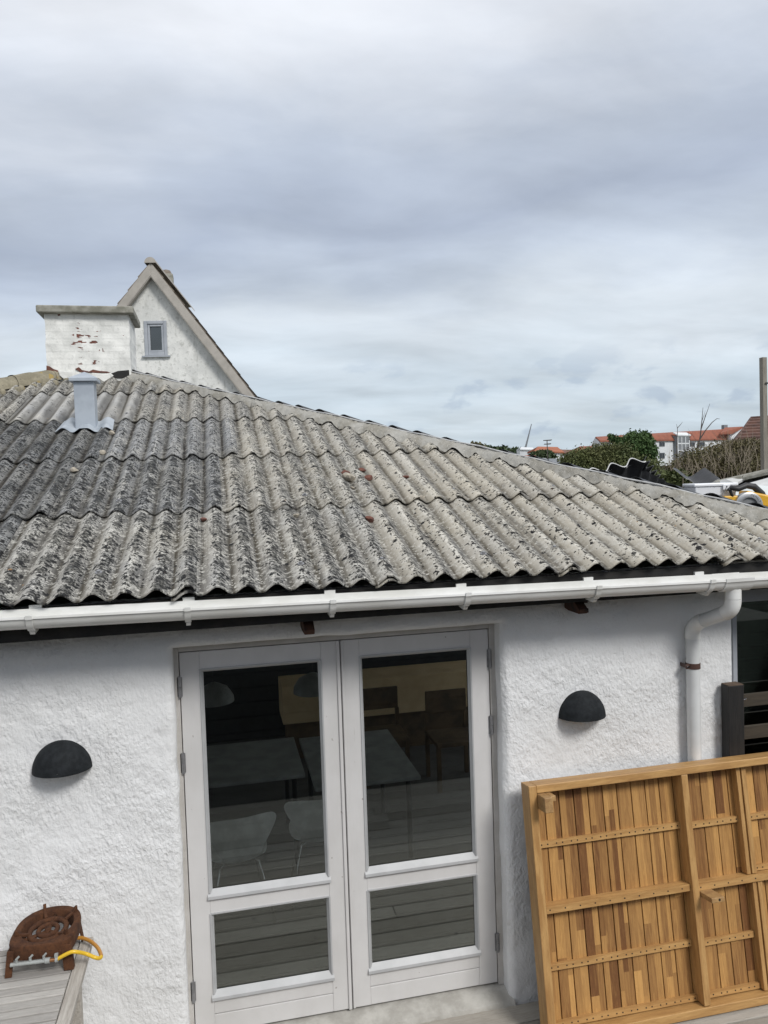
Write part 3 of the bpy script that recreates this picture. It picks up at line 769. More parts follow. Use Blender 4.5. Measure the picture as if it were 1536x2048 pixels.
    for pxx, pyt, pyb in ((617, 1228, 1266), (1158, 1196, 1225)):
        p = at_y(pxx, pyb, -.24); q = at_y(pxx, pyt, -.24)
        r = MB(); w = .026
        prof = [(-.30, 2.30), (-.30, p[2]+.025), (-.285, p[2]), (-.16, p[2]), (-.10, p[2]+.01), (-.10, 2.292), (-.30, 2.292)]
        r.prism([(p[0]-w, y, z) for y, z in prof[1:6]], (2*w, 0, 0))
        if pxx > 1000: r.box(p[0]+w, p[0]+w+.024, -.25, -.23, 2.20, 2.225); r.box(p[0]+w, p[0]+w+.028, -.25, -.23, 2.145, 2.17)
        r.build('rafter_tail', 'rust_brown', H, bevel=.004)
roof_details()

# ---- gutter and downpipe ---------------------------------------------
def lip(x): return 2.352 - .0135*(x-0.2)
def gutter():
    m = MB(); prof = []
    cy, r, t = -.420, .058, .003
    for k in range(15):
        a = math.pi*k/14; prof.append((cy - r*math.cos(a), -r*1.10*math.sin(a)))
    prof = [(cy-r-.004, .0), (cy-r-.005, -.010), (cy-r, -.012)] + prof[1:-1] + [(cy+r, .0), (cy+r, .018)]
    inner = [(cy+r-t, .018), (cy+r-t, 0)] + [(cy + (r-t)*math.cos(math.pi*k/14), -(r-t)*1.09*math.sin(math.pi*k/14)) for k in range(1, 14)] + [(cy-r+t, 0.0)]
    loop = prof + inner; n = len(loop); xs = [-2.5, -1.0, .5, 2.0, 3.5, 4.6]
    vs = [(x, y, lip(x)+z) for x in xs for y, z in loop]
    m.add(vs, [(i*n+j, i*n+(j+1) % n, (i+1)*n+(j+1) % n, (i+1)*n+j) for i in range(len(xs)-1) for j in range(n)])
    m.add(vs[:n], [tuple(range(n))]); m.add(vs[-n:], [tuple(range(n))])
    g = m.build('gutter', 'pvc_white', H, autosmooth=35)
    def ring(xa, xb, r1, name, full=False, par_=g, mat='pvc_white', lo=0.0):
        b = MB(); pr = [(cy-r1-.006, .006), (cy-r1-.004, -.012)] + [(cy - r1*math.cos(math.pi*k/14), -r1*1.12*math.sin(math.pi*k/14)-.001) for k in range(1, 14)]
        inn = [(cy + (r1-.005)*math.cos(math.pi*k/14), -(r1-.005)*1.12*math.sin(math.pi*k/14)) for k in range(1, 14)] + [(cy-r1+.006, .006)]
        lp = pr + [(cy+r1, .02)] + [(cy+r1-.004, .02)] + inn
        z0 = lip((xa+xb)/2)
        b.prism([(xa, y, z0+z) for y, z in lp], (xb-xa, 0, 0))
        if lo:   # gusset that runs back to the fascia under the trough
            b.prism([(xa+.004, cy-.02, z0-r1*1.12-.000), (xa+.004, cy-.005, z0-r1*1.12-.016), (xa+.004, -.346, z0-r1*1.12-.010), (xa+.004, -.346, z0-.03), (xa+.004, cy+.045, z0-.052)], (xb-xa-.008, 0, 0))
            b.box(xa-.010, xb+.016, cy+r1-.006, -.346, z0+.012, z0+.034)
        b.build(name, mat, par_, autosmooth=40)
    for px, py in ((57, 1250), (375, 1230), (667, 1208), (938, 1190), (1200, 1172), (1428, 1155)):
        x = at_y(px, py, -.49)[0]; ring(x-.014, x+.014, .0645, 'gutter_bracket', lo=1)
    xo = at_y(1466, 1180, -.42)[0]
    ring(xo-.085, xo+.085, .0625, 'gutter_union')
    # downpipe
    def arc(a, c, b, n=7):   # rounded corner through c
        a, c, b = Vector(a), Vector(c), Vector(b)
        return [(1-t)**2*a + 2*t*(1-t)*c + t*t*b for t in [i/(n-1) for i in range(n)]]
    z0 = lip(xo)-.058; xw = 3.248; yw = -.158
    A = Vector((xo, -.42, z0)); B = Vector((xo, -.42, 2.135)); C = Vector((xw, yw, 2.015)); D_ = Vector((xw, yw, -.054))
    d1 = (C-B).normalized()
    path = [A, B+Vector((0, 0, .055))] + arc(B+Vector((0, 0, .05)), B, B+d1*.05) + [C-d1*.075] + arc(C-d1*.07, C, C-Vector((0, 0, .07))) + [Vector((xw, yw, 1.2)), D_]
    m = MB(); m.tube(path, .0385, 20); dp = m.build('downpipe', 'pvc_pipe', H, autosmooth=50)
    c = MB(); c.tube([A, B+Vector((0, 0, .0625))], .0425, 20); c.build('pipe_outlet', 'pvc_white', dp, autosmooth=50)
    c = MB(); c.tube(arc(B+Vector((0, 0, .062)), B+Vector((0, 0, .0)), B+d1*.055), .0428, 20); c.build('pipe_elbow', 'pvc_white', dp, autosmooth=50)
    c = MB(); c.tube([C-d1*.085, C-d1*.065]+arc(C-d1*.065, C, C-Vector((0, 0, .065)))+[C-Vector((0, 0, .08))], .0418, 20)
    c.build('pipe_elbow', 'pvc_white', dp, autosmooth=50)
    k = MB(); zc = at_y(1360, 1337, -.2)[2]
    k.tube([(xw, yw, zc-.016), (xw, yw, zc+.016)], .0415, 20); k.box(xw-.056, xw-.036, yw-.02, yw-.012, zc-.014, zc+.014); k.box(xw-.05, xw-.042, yw-.012, -.105, zc-.01, zc+.01)
    cl_ = k.build('pipe_clamp', 'strap_brown', dp, autosmooth=40)
    s = MB(); s.tube([(xw-.047, yw-.03, zc), (xw-.047, yw-.018, zc)], .006, 8); s.build('clamp_screw', 'chrome', cl_)
gutter()

# ---- chimney, vent ---------------------------------------------------
def chimney():
    x0, x1, y0, y1 = -1.005, -.20, 4.22, 4.86; zb, zt = 3.88, 4.685
    # body on a jittered grid so that edges are not razor sharp
    m = MB(); rr = np.random.default_rng(3)
    def facegrid(a, b, c, n1, n2):
        a, b, c = map(Vector, (a, b, c)); vs = []
        for i in range(n1+1):
            for j in range(n2+1):
                vs.append(a+b*(i/n1)+c*(j/n2))
        return vs, [(i*(n2+1)+j, (i+1)*(n2+1)+j, (i+1)*(n2+1)+j+1, i*(n2+1)+j+1) for i in range(n1) for j in range(n2)]
    for a, b, c in (((x0, y0, zb), (x1-x0, 0, 0), (0, 0, zt-zb)), ((x1, y0, zb), (0, y1-y0, 0), (0, 0, zt-zb)), ((x0, y0, zb), (0, y1-y0, 0), (0, 0, zt-zb)), ((x0, y1, zb), (x1-x0, 0, 0), (0, 0, zt-zb))):
        vs, fs = facegrid(a, b, c, 30, 34)
        vs = [v + Vector((math.sin(v.x*31+v.z*17)*.003+math.sin(v.z*47)*.002, math.sin(v.x*23+v.z*29)*.003+math.sin(v.y*37)*.002, 0)) for v in vs]
        m.add(vs, fs)
    bm_o = m.build('chimney', 'chimney', H, autosmooth=40)
    # origin at the foot of the front face so that the flaking pattern sits on it
    me = bm_o.data; cx = Vector(((x0+x1)/2, y0, 4.10)); me.transform(Matrix.Translation(-cx)); bm_o.location = Vector(bm_o.location)+cx
    c = MB(); n = 26
    def slab(xa, xb, ya, yb, za, zc):
        c.box(xa, xb, ya, yb, za, zc)
    slab(x0-.065, x1+.055, y0-.07, y1+.06, zt, zt+.072)
    c.lathe([(.001, .045), (.10, .042), (.17, .03), (.21, .012), (.22, -.01)], 20, (-.60, 4.55, zt+.075))
    c.build('chimney_cap', 'cap_concrete', bm_o, bevel=.012)
    # broken render apron and exposed brick at the foot
    ap = MB()
    def slabpx(pts, lift=.03):
        P = [Vector(at_y(px, py, y0-.012)) for px, py in pts]; ap.prism(P, (0, -.022, 0))
    slabpx([(117, 742), (150, 744), (178, 748), (180, 756), (180, 762), (140, 768), (120, 752)]); slabpx([(184, 746), (205, 748), (222, 747), (228, 752), (210, 764), (196, 768), (184, 760)])
    slabpx([(140, 766), (180, 762), (196, 768), (212, 766), (190, 775), (150, 775)])
    ap.build('render_apron', 'gable_render', bm_o, bevel=.006)
    def rough(pts, name, mat, d=.012):
        P_ = [Vector(at_y(px, py, y0-.004)) for px, py in pts]; q = MB(); q.prism(P_, (0, -d, 0)); q.build(name, mat, bm_o, bevel=.003)
    rough([(93, 731), (100, 733), (107, 738), (116, 741), (116, 746), (93, 746)], 'exposed_brick', 'brick_red', .008)
    rough([(150, 738), (158, 734), (164, 740), (178, 743), (186, 739), (200, 742), (214, 743), (222, 746), (184, 746), (160, 744)], 'exposed_brick', 'brick_red', .006)
    rough([(222, 747), (236, 742), (258, 740), (259, 752), (244, 757), (228, 756)], 'dark_hole', 'tar_board', .006)
chimney()
def vent():
    x, s = roof_px(171, 853); bx, by, bz = slope_pt(x, s, 0)
    w = .076; zt = 3.780
    m = MB(); m.box(bx-w, bx+w, by, by+2*w, bz-.08, zt)
    v = m.build('vent_duct', 'zinc', H, bevel=.004)
    c = MB(); o = .029; a = zt-.012
    q = [(bx-w-o, by-o), (bx+w+o, by-o), (bx+w+o, by+2*w+o), (bx-w-o, by+2*w+o)]
    c.add([(*p, a) for p in q]+[(*p, a+.028) for p in q]+[(bx, by+w, a+.088)], [(3, 2, 1, 0), (0, 1, 5, 4), (1, 2, 6, 5), (2, 3, 7, 6), (3, 0, 4, 7), (4, 5, 8), (5, 6, 8), (6, 7, 8), (7, 4, 8)])
    c.build('vent_cap', 'zinc', v, bevel=.003)
    # lead apron dressed over the waves
    f = MB(); xa, xb = bx-.195, bx+.195; n = 60; L = 8; vs = []
    for i in range(n+1):
        xx = xa+(xb-xa)*i/n; u = (xx-X0)/LAM
        for j in range(L+1):
            ss = s-.095+.33*j/L - .02*math.sin(i/n*3.14); vs.append(slope_pt(xx - .02*(1-j/L)*(1 if i < n/2 else -1), ss, wave_h(u)*.9+.019))
    fs = [(i*(L+1)+j, (i+1)*(L+1)+j, (i+1)*(L+1)+j+1, i*(L+1)+j+1) for i in range(n) for j in range(L)]
    f.add(vs, fs); f.build('vent_flashing', 'zinc_bright', v, smooth=True)
vent()

# ---- dark glazed wing right of the corner -----------------------------
def side_window():
    f = MB(); x0, x1 = XC+.035, 4.118
    f.box(x0, x1, -.05, -.01, 2.10, 2.225); f.box(x0, x0+.03, -.05, -.01, -.1, 2.10); f.box(x0+.03, x1, -.05, -.01, -.1, .02)
    w = f.build('side_window', 'grey_frame', H, bevel=.003)
    g = MB(); g.box(x0+.03, x1, -.032, -.028, .02, 2.10); g.build('glass_pane', 'glass_dark', w)
side_window()

# ------------------------------------------------------------------ wall lamps
def wall_lamp(cx, cz, label):
    r = empty('wall_lamp', (cx, YW, cz), label, 'wall lamp', 'half-dome lamps on the white wall')
    m = MB(); R = .139; n = 28; k = 14; vs = []
    for sc, off in ((1.0, 0), (.965, 0)):
        for i in range(k+1):
            th = math.pi/2*i/k
            for j in range(n+1):
                a = math.pi*j/n; vs.append((cx+sc*R*math.cos(th)*math.cos(a), YW-.002-sc*R*.86*math.cos(th)*math.sin(a), cz-.004+sc*(R+.005)*math.sin(th)))
    q = n+1; fs = [(i*q+j, i*q+j+1, (i+1)*q+j+1, (i+1)*q+j) for i in range(k) for j in range(n)]
    o = (k+1)*q; fs += [(o+a, o+b, o+c, o+d) for d, c, b, a in fs] + [(j, o+j, o+j+1, j+1) for j in range(n)]
    m.add(vs, fs); m.build('lamp_shade', 'lamp_black', r, autosmooth=60)
    d = MB(); d.lathe([(.001, -.006), (.11, -.006), (.115, 0), (.001, 0.001)], 20, (cx, YW-.006, cz+.012), math.pi, 2*math.pi); d.build('diffuser', 'opal', r)
    b = MB(); b.box(cx-.10, cx+.10, YW-.006, YW+.01, cz-.002, cz+.09); b.build('back_plate', 'lamp_black', r)
wall_lamp(-.190, 1.548, 'black half-dome wall lamp left of the doors above the gas burner')
wall_lamp(2.565, 1.541, 'black half-dome wall lamp between the doors and the downpipe')

# ------------------------------------------------------------------ wooden table leaning on the wall
def leaning_table():
    org = Vector((2.155, -.4155, -.0535)); lean = rad(8.5)
    ex = Vector((1, 0, 0)); eb = Vector((0, math.sin(lean), math.cos(lean))); en = Vector((0, -math.cos(lean), math.sin(lean)))
    LW, LH = 2.02, 1.337
    root = empty('garden_table', org, 'new oiled wooden table tipped on its side, slatted underside out, leaning on the white wall', 'table')
    rot = Matrix((ex, -en, eb)).transposed()     # local x, y(back), z(up the slope)
    root.rotation_euler = rot.to_euler(); KS = .978
    def part(mb, name, mat, **k):
        mb.v = [(a*KS, b*KS, c*KS) for a, b, c in mb.v]
        o = mb.build(name, mat, None, **k); o.parent = root; return o
    # local coords: x along, y = -n (n points to the viewer), z along b
    sl = MB(); x = .034; pitch = .0885; rr = random.Random(5)
    while x < LW-.04:
        w = min(pitch-.0065, LW-.036-x)
        q3 = rr.random(); bw = [x, x+w*rr.uniform(.35, .65), x+w] if q3 < .6 else [x, x+w*rr.uniform(.22, .38), x+w*rr.uniform(.6, .75), x+w]
        for a, b in zip(bw[:-1], bw[1:]):
            z = .03
            while z < LH-.03:
                z2 = min(LH-.03, z+rr.uniform(.55, 1.4)) if z > .04 else min(LH-.03, z+rr.uniform(.08, .6))
                tone = min(1, max(0, rr.gauss(.50, .27)))
                yo = rr.uniform(0, .0012)
                sl.box(a, b, 0-yo, .019, z, z2, (tone, rr.random(), 0)); z = z2
        x += pitch
    part(sl, 'slat_panel', 'acacia', attr='stave')
    bk = MB(); bk.box(.03, LW-.03, .0195, .024, .02, LH-.02); part(bk, 'panel_backing', 'seam_black')
    D_ = -.09
    r = MB(); r.box(0, .046, D_, .024, 0, LH); part(r, 'end_rail', 'acacia_post', bevel=.004)
    r = MB(); r.box(LW-.052, LW, D_, .024, 0, LH); part(r, 'end_rail', 'acacia_post', bevel=.004)
    r = MB(); r.box(.0465, LW-.0525, D_+.002, .024, LH-.042, LH); part(r, 'side_rail', 'acacia_rail', bevel=.004)
    r = MB(); r.box(.0465, LW-.0525, D_+.002, .024, 0, .046); part(r, 'side_rail', 'acacia_rail', bevel=.004)
    # cross members
    for a, b in ((.925, .966),):
        r = MB(); r.box(a, b, D_+.004, -.0013, .0525, LH-.0425); part(r, 'cross_rail', 'acacia_post', bevel=.003)
    holes = []
    def batten(x0, x1, z0, h, d, two=True, name='batten'):
        r = MB(); r.box(x0, x1, -d, -.0015, z0, z0+h); s = r; xx = x0+.02; zz = z0+h*.5
        while xx < x1-.01:
            for q in ((0, .036) if two else (.0,)):
                if xx+q < x1-.006: s.tube([(xx+q, -d-.0008, zz), (xx+q, -d+.004, zz)], .0042, 8, mi=1)
            xx += .0885
        part(r, name, ['acacia_rail', 'seam_black'])
    batten(.055, .923, .985, .033, .022); batten(.055, .923, .345, .033, .022)
    batten(.055, .923, .658, .036, .066, False, 'middle_rail'); batten(.055, .923, .055, .030, .024)
    batten(.968, 1.300, .975, .033, .022); batten(.968, 1.325, .332, .033, .022); batten(.968, 1.99, .650, .036, .066, False, 'middle_rail'); batten(.968, 1.325, .055, .030, .024)
    batten(1.372, 1.965, .975, .033, .022); batten(1.372, 1.965, .332, .033, .022); batten(1.372, 1.965, .055, .03, .024); batten(1.372, 1.965, .690, .03, .022)
    # split in the top: two thin uprights side by side
    for a, b in ((1.302, 1.326), (1.336, 1.366)):
        r = MB(); r.box(a, b, -.052, -.0014, .690, LH-.0425); part(r, 'split_rail', 'acacia_post', bevel=.002)
        r = MB(); r.box(a+.028, b+.028, -.052, -.0014, .0525, .646); part(r, 'split_rail', 'acacia_post', bevel=.002)
    # leg blocks
    r = MB(); r.box(.047, .094, -.185, -.002, LH-.124, LH-.044); r.box(.0945, .126, -.155, -.002, LH-.076, LH-.045); part(r, 'leg_block', 'acacia_end', bevel=.004)
    r = MB(); r.box(.972, 1.052, -.185, -.0665, .624, .652); part(r, 'leg_block', 'acacia_end', bevel=.004)
    h = MB(); h.tube([(1.02, -.1855, .638), (1.02, -.180, .638)], .007, 10); t = part(h, 'bolt_hole', 'seam_black')
leaning_table()

# ------------------------------------------------------------------ black post and boards at the right
def fence():
    p0 = at_y(1457, 1373, -.195); x0 = p0[0]; zt = p0[2]
    r = empty('fence', (x0+.05, -.16, -.055), 'black stained post with dark brown boards standing in for a reflection in the dark glazing', 'fence')
    b = MB(); b.box(x0, x0+.102, -.195, -.125, -.054, zt); b.build('post', 'black_wood', r, bevel=.003)
    b = MB(); b.box(x0+.861, x0+.963, -.195, -.125, -.054, zt); b.build('post', 'black_wood', r, bevel=.003)
    t = MB(); t.box(x0+.002, x0+.100, -.193, -.127, zt+.0005, zt+.004); t.build('post_top', 'post_top', r)
    for pa, pb in ((1388, 1413), (1452, 1478), (1520, 1545)):  # boards built solid in place of a mirror image in the glazing
        za = at_y(1500, pb, -.15)[2]; zb = at_y(1500, pa, -.15)[2]
        q = MB(); q.box(x0+.103, x0+.86, -.150, -.130, za, zb); q.build('board', 'brown_board', r, bevel=.002)
    n = at_y(1494, 1398, -.18)
    s = MB(); s.tube([(x0+.100, -.18, n[2]), (x0+.122, -.18, n[2])], .0028, 8); s.tube([(x0+.122, -.18, n[2]), (x0+.126, -.18, n[2])], .0065, 10); s.build('screw', 'chrome', r)
fence()

# ------------------------------------------------------------------ slatted table and gas burner at the left
TZ = .750
def slat_table():
    c = at_z(187, 1872, TZ); xr = c[0]; yb = min(c[1], -.16)
    root = empty('slatted_table', (xr-.55, yb-.5, -.12), 'weathered grey slatted wooden table standing close to the white wall', 'table')
    e = MB(); e.box(xr-.055, xr, yb-1.05, yb, TZ-.03, TZ); e.build('edge_board', 'grey_wood_y', root, bevel=.004)
    s = MB(); y = yb-.002
    while y > yb-1.03:
        s.box(xr-1.15, xr-.0595, y-.0435, y, TZ-.024, TZ-.002+random.uniform(-.001, .001), (random.random(), random.random(), 0)); y -= .0525
    s.build('slat_top', 'grey_wood', root, attr='stave', bevel=.003)
    a = MB(); a.box(xr-1.15, xr-.06, yb-1.0, yb-.97, TZ-.10, TZ-.026); a.build('apron', 'grey_wood_y', root); a = MB(); a.box(xr-1.15, xr-.06, yb-.06, yb-.03, TZ-.10, TZ-.026); a.build('apron', 'grey_wood_y', root)
    for x in (xr-.06, xr-1.10):
        for y in (yb-.02, yb-.98):
            l = MB(); l.box(x-.05, x, y-.05, y, -.12, TZ-.031); l.build('leg', 'grey_wood_y', root, bevel=.004)
    return xr, yb
TXR, TYB = slat_table()
def burner():
    z0 = TZ; hgt = .132; R = .143
    c = Vector((-.252, -.303, z0)); sy_ = 1.16
    root = empty('gas_burner', c, 'rusty cast-iron gas ring with yellow hose standing on the grey slatted table', 'gas burner')
    T = Matrix.Translation(c) @ Matrix.Rotation(rad(-3), 4, 'Z') @ Matrix.Diagonal((1, sy_, 1, 1))
    def put(mb, name, mat, parent, **k):
        mb.v = [tuple(T @ Vector(p)) for p in mb.v]; return mb.build(name, mat, parent, **k)
    n = 72; b = MB(); vs = []
    def out(a):      # squared towards the viewer, round at the back
        p = 4.5 if math.sin(a) < 0 else 2.2
        q = (abs(math.cos(a))**p+abs(math.sin(a))**p)**(1/p); return math.cos(a)/q, math.sin(a)/q
    prof = [('o', .955, hgt-.066), ('o', 1.0, hgt-.012), ('o', .985, hgt-.002), ('o', .955, hgt+.001), ('i', .80, hgt-.003), ('i', .775, hgt-.010), ('i', .765, hgt-.066)]
    for kind, f, z in prof:
        for k in range(n):
            a = 2*math.pi*k/n; ox, oy = out(a) if kind == 'o' else (math.cos(a), math.sin(a)); vs.append((ox*f*R, oy*f*R, z))
    m = len(prof); b.add(vs, [(i*n+k, i*n+(k+1) % n, ((i+1) % m)*n+(k+1) % n, ((i+1) % m)*n+k) for i in range(m) for k in range(n)])
    put(b, 'ring_body', 'rust', root, autosmooth=35)
    # cast legs: two plates at the front corners, two at the rounded back
    def leg(x, y, wx, wy, sx, sy):
        l = MB(); t = .008
        def plate(xa, xb, ya, yb):
            lo = [(xa+sx*.012, ya+sy*.010, 0), (xb+sx*.012, ya+sy*.010, 0), (xb+sx*.012, yb+sy*.010, 0), (xa+sx*.012, yb+sy*.010, 0)]
            l.hexa(lo+[(xa, ya, hgt-.020), (xb, ya, hgt-.020), (xb, yb, hgt-.020), (xa, yb, hgt-.020)])
        plate(min(x, x-sx*wx), max(x, x-sx*wx), y, y-sy*t) if sy > 0 else plate(min(x, x-sx*wx), max(x, x-sx*wx), y, y+t)
        plate(min(x, x-sx*t), max(x, x-sx*t), min(y-sy*t*1.02, y-sy*wy), max(y-sy*t*1.02, y-sy*wy)); put(l, 'leg', 'rust', root, bevel=.002)
    leg(-R*.94, -R*.93, .030, .040, -1, -1); leg(R*.94, -R*.93, .042, .026, 1, -1); leg(-R*.90, R*.42, .012, .026, -1, 1); leg(R*.90, R*.42, .012, .026, 1, 1)
    g = MB()
    def torus(r, tz, rr_, mb): mb.tube([(r*math.cos(2*math.pi*k/32), r*math.sin(2*math.pi*k/32), tz) for k in range(33)], rr_, 8, cap=False)
    torus(R*.55, hgt-.026, .012, g); torus(R*.29, hgt-.026, .011, g); g.tube([(0, 0, hgt-.055), (0, 0, hgt-.016)], R*.10, 14)
    for k in range(3):
        a = rad(90+120*k); g.tube([(0, 0, hgt-.032), (R*.79*math.cos(a), R*.79*math.sin(a), hgt-.030)], .009, 8)
    put(g, 'burner_ring', 'rust', root, smooth=True)
    for a in (rad(38), rad(112), rad(205), rad(322)):
        k = MB(); d = Vector((math.cos(a), math.sin(a), 0)); s_ = Vector((-d.y, d.x, 0))*.007
        r0, r1 = R*.56, R*.97
        pts = [d*r0+Vector((0, 0, hgt-.022)), d*r1+Vector((0, 0, hgt-.002)), d*r1+Vector((0, 0, hgt+.024)), d*(r1*.93)+Vector((0, 0, hgt+.022)), d*(r1*.84)+Vector((0, 0, hgt+.003)), d*r0+Vector((0, 0, hgt-.010))]
        k.prism([p-s_ for p in pts], s_*2); put(k, 'pan_support', 'rust', root, bevel=.002)
    fp = MB(); yf = -R*.95
    fp.box(-R*.80, R*.22, yf+.012, yf+.018, .066, hgt-.040); put(fp, 'front_plate', 'rust', root)
    # gas rail with three taps
    mp = MB(); zr = .064; yr = yf-.016
    mp.tube([(-R*.80, yr, zr), (R*.28, yr, zr)], .0085, 12); mp.tube([(R*.22, yr, zr), (R*.36, yr, zr)], .0125, 12)
    rail = put(mp, 'gas_rail', 'pipe_grey', root, autosmooth=40)
    for xq in (-.62, -.22, .18):
        t = MB(); x = xq*R; t.tube([(x, yr, zr+.006), (x, yr, zr+.024)], .006, 8); t.tube([(x, yr-.004, zr+.024), (x+.012, yr-.004, zr+.036)], .0045, 8); put(t, 'tap', 'pipe_grey', rail)
    br_ = MB(); br_.tube([(R*.36, yr, zr), (R*.52, yr, zr)], .008, 10); put(br_, 'brass_nipple', 'brass', rail)
    cl_ = MB(); cl_.tube([(R*.52, yr, zr), (R*.60, yr, zr)], .0125, 10); cl_.box(R*.50, R*.60, yr-.006, yr+.006, zr+.012, zr+.026); put(cl_, 'hose_clip', 'pipe_grey', rail)
    P0 = T @ Vector((R*.56, yr, zr))
    pts = [P0]+[Vector(at_y(px, py, y)) for px, py, y in ((140, 1905, -.497), (154, 1904, -.495), (173, 1908, -.475))]
    for px, py, z in ((190, 1915, .80), (200, 1916, .785), (202, 1910, .785), (195, 1895, .785), (180, 1882, .785), (164, 1876, .785), (152, 1876, .785)):
        pts.append(Vector(at_z(px, py, z)))
    # resample smoothly
    def cr_(p, n=8):
        q = [p[0]]+p+[p[-1]]; out = []
        for i in range(1, len(q)-2):
            for k in range(n):
                t = k/n; a, b_, c_, d = q[i-1], q[i], q[i+1], q[i+2]
                out.append(.5*((2*b_)+(c_-a)*t+(2*a-5*b_+4*c_-d)*t*t+(3*b_-3*c_+d-a)*t**3))
        return out+[q[-2]]
    sp = cr_(pts); cut = len(sp)*5//9
    hm = MB(); hm.tube(sp[:cut+1], .0085, 12); hm.build('hose', 'hose_yellow', root, smooth=True)
    hm = MB(); hm.tube(sp[cut:], .0085, 12); o = hm.build('hose', 'hose_orange', root, smooth=True); tag(o, label='orange faded end of the hose')
burner()

# ------------------------------------------------------------------ furniture seen through the door glass
def shell_chair(cx, cy, rot, label):
    r = empty('chair', (cx, cy, -.055), label, 'chair', 'white shell chairs indoors')
    T = Matrix.Translation((cx, cy, -.055)) @ Matrix.Rotation(rot, 4, 'Z')
    # moulded shell: outline half-widths along the profile from seat front to top of the back
    prof = [(.22, .430, .17), (.17, .445, .205), (.05, .442, .215), (-.08, .436, .200), (-.15, .440, .155), (-.185, .468, .125), (-.205, .515, .135), (-.222, .585, .170), (-.238, .66, .215), (-.250, .725, .243), (-.257, .765, .240), (-.259, .785, .222)]
    m = MB(); n = 16; vs = []
    for y, z, w in prof:
        for k in range(n+1):
            t = -1+2*k/n; x = w*t; back = max(0, (z-.47)/.3)
            vs.append((x, y + .05*t*t*back, z + (.03*t*t if back == 0 else -.02*t**4*(z > .74))))
    q = n+1; m.add(vs, [(i*q+k, i*q+k+1, (i+1)*q+k+1, (i+1)*q+k) for i in range(len(prof)-1) for k in range(n)])
    m.v = [tuple(T @ Vector(p)) for p in m.v]; o = m.build('seat_shell', 'white_shell', r, smooth=True)
    s = o.modifiers.new('thick', 'SOLIDIFY'); s.thickness = .010; b = o.modifiers.new('sub', 'SUBSURF'); b.levels = b.render_levels = 1
    for sx in (-1, 1):
        for sy in (-1, 1):
            l = MB(); l.tube([T @ Vector((sx*.06, sy*.05, .425)), T @ Vector((sx*.13, sy*.11, .405)), T @ Vector((sx*.21, sy*.21, .0))], .0075, 8); l.build('leg', 'chrome', r, smooth=True)
p1 = at_y(474, 1600, 1.15); p2 = at_y(640, 1580, 1.35)
shell_chair(p1[0]-.015, 1.22, rad(8), 'white shell chair indoors behind the left door leaf, the nearer to the hinges')
shell_chair(p2[0]-.02, 1.36, rad(-4), 'white shell chair indoors behind the left door leaf, beside the middle stile')
def furniture():
    def table(x0, x1, y0, y1, z, label, mat):
        r = empty('dining_table', ((x0+x1)/2, (y0+y1)/2, -.055), label, 'table')
        t = MB(); t.box(x0, x1, y0, y1, z-.03, z); t.build('tabletop', mat, r, bevel=.006)
        for x in (x0+.08, x1-.08):
            for y in (y0+.08, y1-.08):
                l = MB(); l.tube([(x, y, -.055), (x, y, z-.031)], .02, 10); l.build('leg', 'dark_metal', r)
    table(.0, 1.18, 1.75, 2.65, .67, 'pale dining table indoors behind the two white shell chairs', 'table_white')
    table(1.22, 2.02, 1.45, 2.6, .67, 'pale table indoors seen through the right door leaf', 'table_white')
    r = empty('sideboard', (2.4, 4.3, -.055), 'long light wooden sideboard along the back of the dim room', 'sideboard')
    a = at_y(565, 1410, 4.0); b = at_y(940, 1380, 4.0)
    m = MB(); m.box(a[0], b[0]+1.2, 4.0, 4.5, .36, .76); m.build('cabinet', 'oak', r, bevel=.006)
    m = MB(); m.box(a[0]+.05, b[0]+1.1, 4.1, 4.45, -.055, .359); m.build('plinth', 'dark_oak', r)
    for px, y, lab in ((765, 3.3, 'dark wooden chair indoors in front of the sideboard, the left of two'), (905, 3.0, 'dark wooden chair indoors in front of the sideboard, the right of two')):
        c = at_y(px, 1450, y); r = empty('dining_chair', (c[0], y, -.055), lab, 'chair', 'dark wooden chairs indoors'); x = c[0]
        m = MB(); m.box(x-.22, x+.22, y-.22, y+.22, .37, .41); m.build('seat', 'dark_oak', r, bevel=.006)
        m = MB(); m.box(x-.21, x+.21, y+.2, y+.225, .58, .80); m.build('backrest', 'dark_oak', r, bevel=.006)
        for sx in (-1, 1):
            m = MB(); m.box(x+sx*.20-.018, x+sx*.20+.018, y-.21, y-.17, -.055, .369); m.build('leg', 'dark_oak', r)
            m = MB(); m.box(x+sx*.20-.018, x+sx*.20+.018, y+.1995, y+.2345, -.055, .579); m.build('leg', 'dark_oak', r)
    for px, py, lab in ((428, 1392, 'dim white dome pendant lamp indoors behind the left door leaf, hanging near the hinge side'), (626, 1372, 'dim white dome pendant lamp indoors behind the left door leaf, hanging near the middle stile')):
        c = at(px, py, 6.6); r = empty('pendant_lamp', c, lab, 'pendant lamp', 'pendant lamps indoors')
        m = MB(); m.lathe([(.17, -.05), (.165, .0), (.12, .07), (.05, .105), (.012, .12)], 20, c); m.build('lamp_shade', 'lamp_white', r, smooth=True)
        m = MB(); m.tube([c+np.array((0, 0, .12)), (c[0], c[1], 2.30)], .004, 6); m.build('cord', 'dark_metal', r)
furniture()

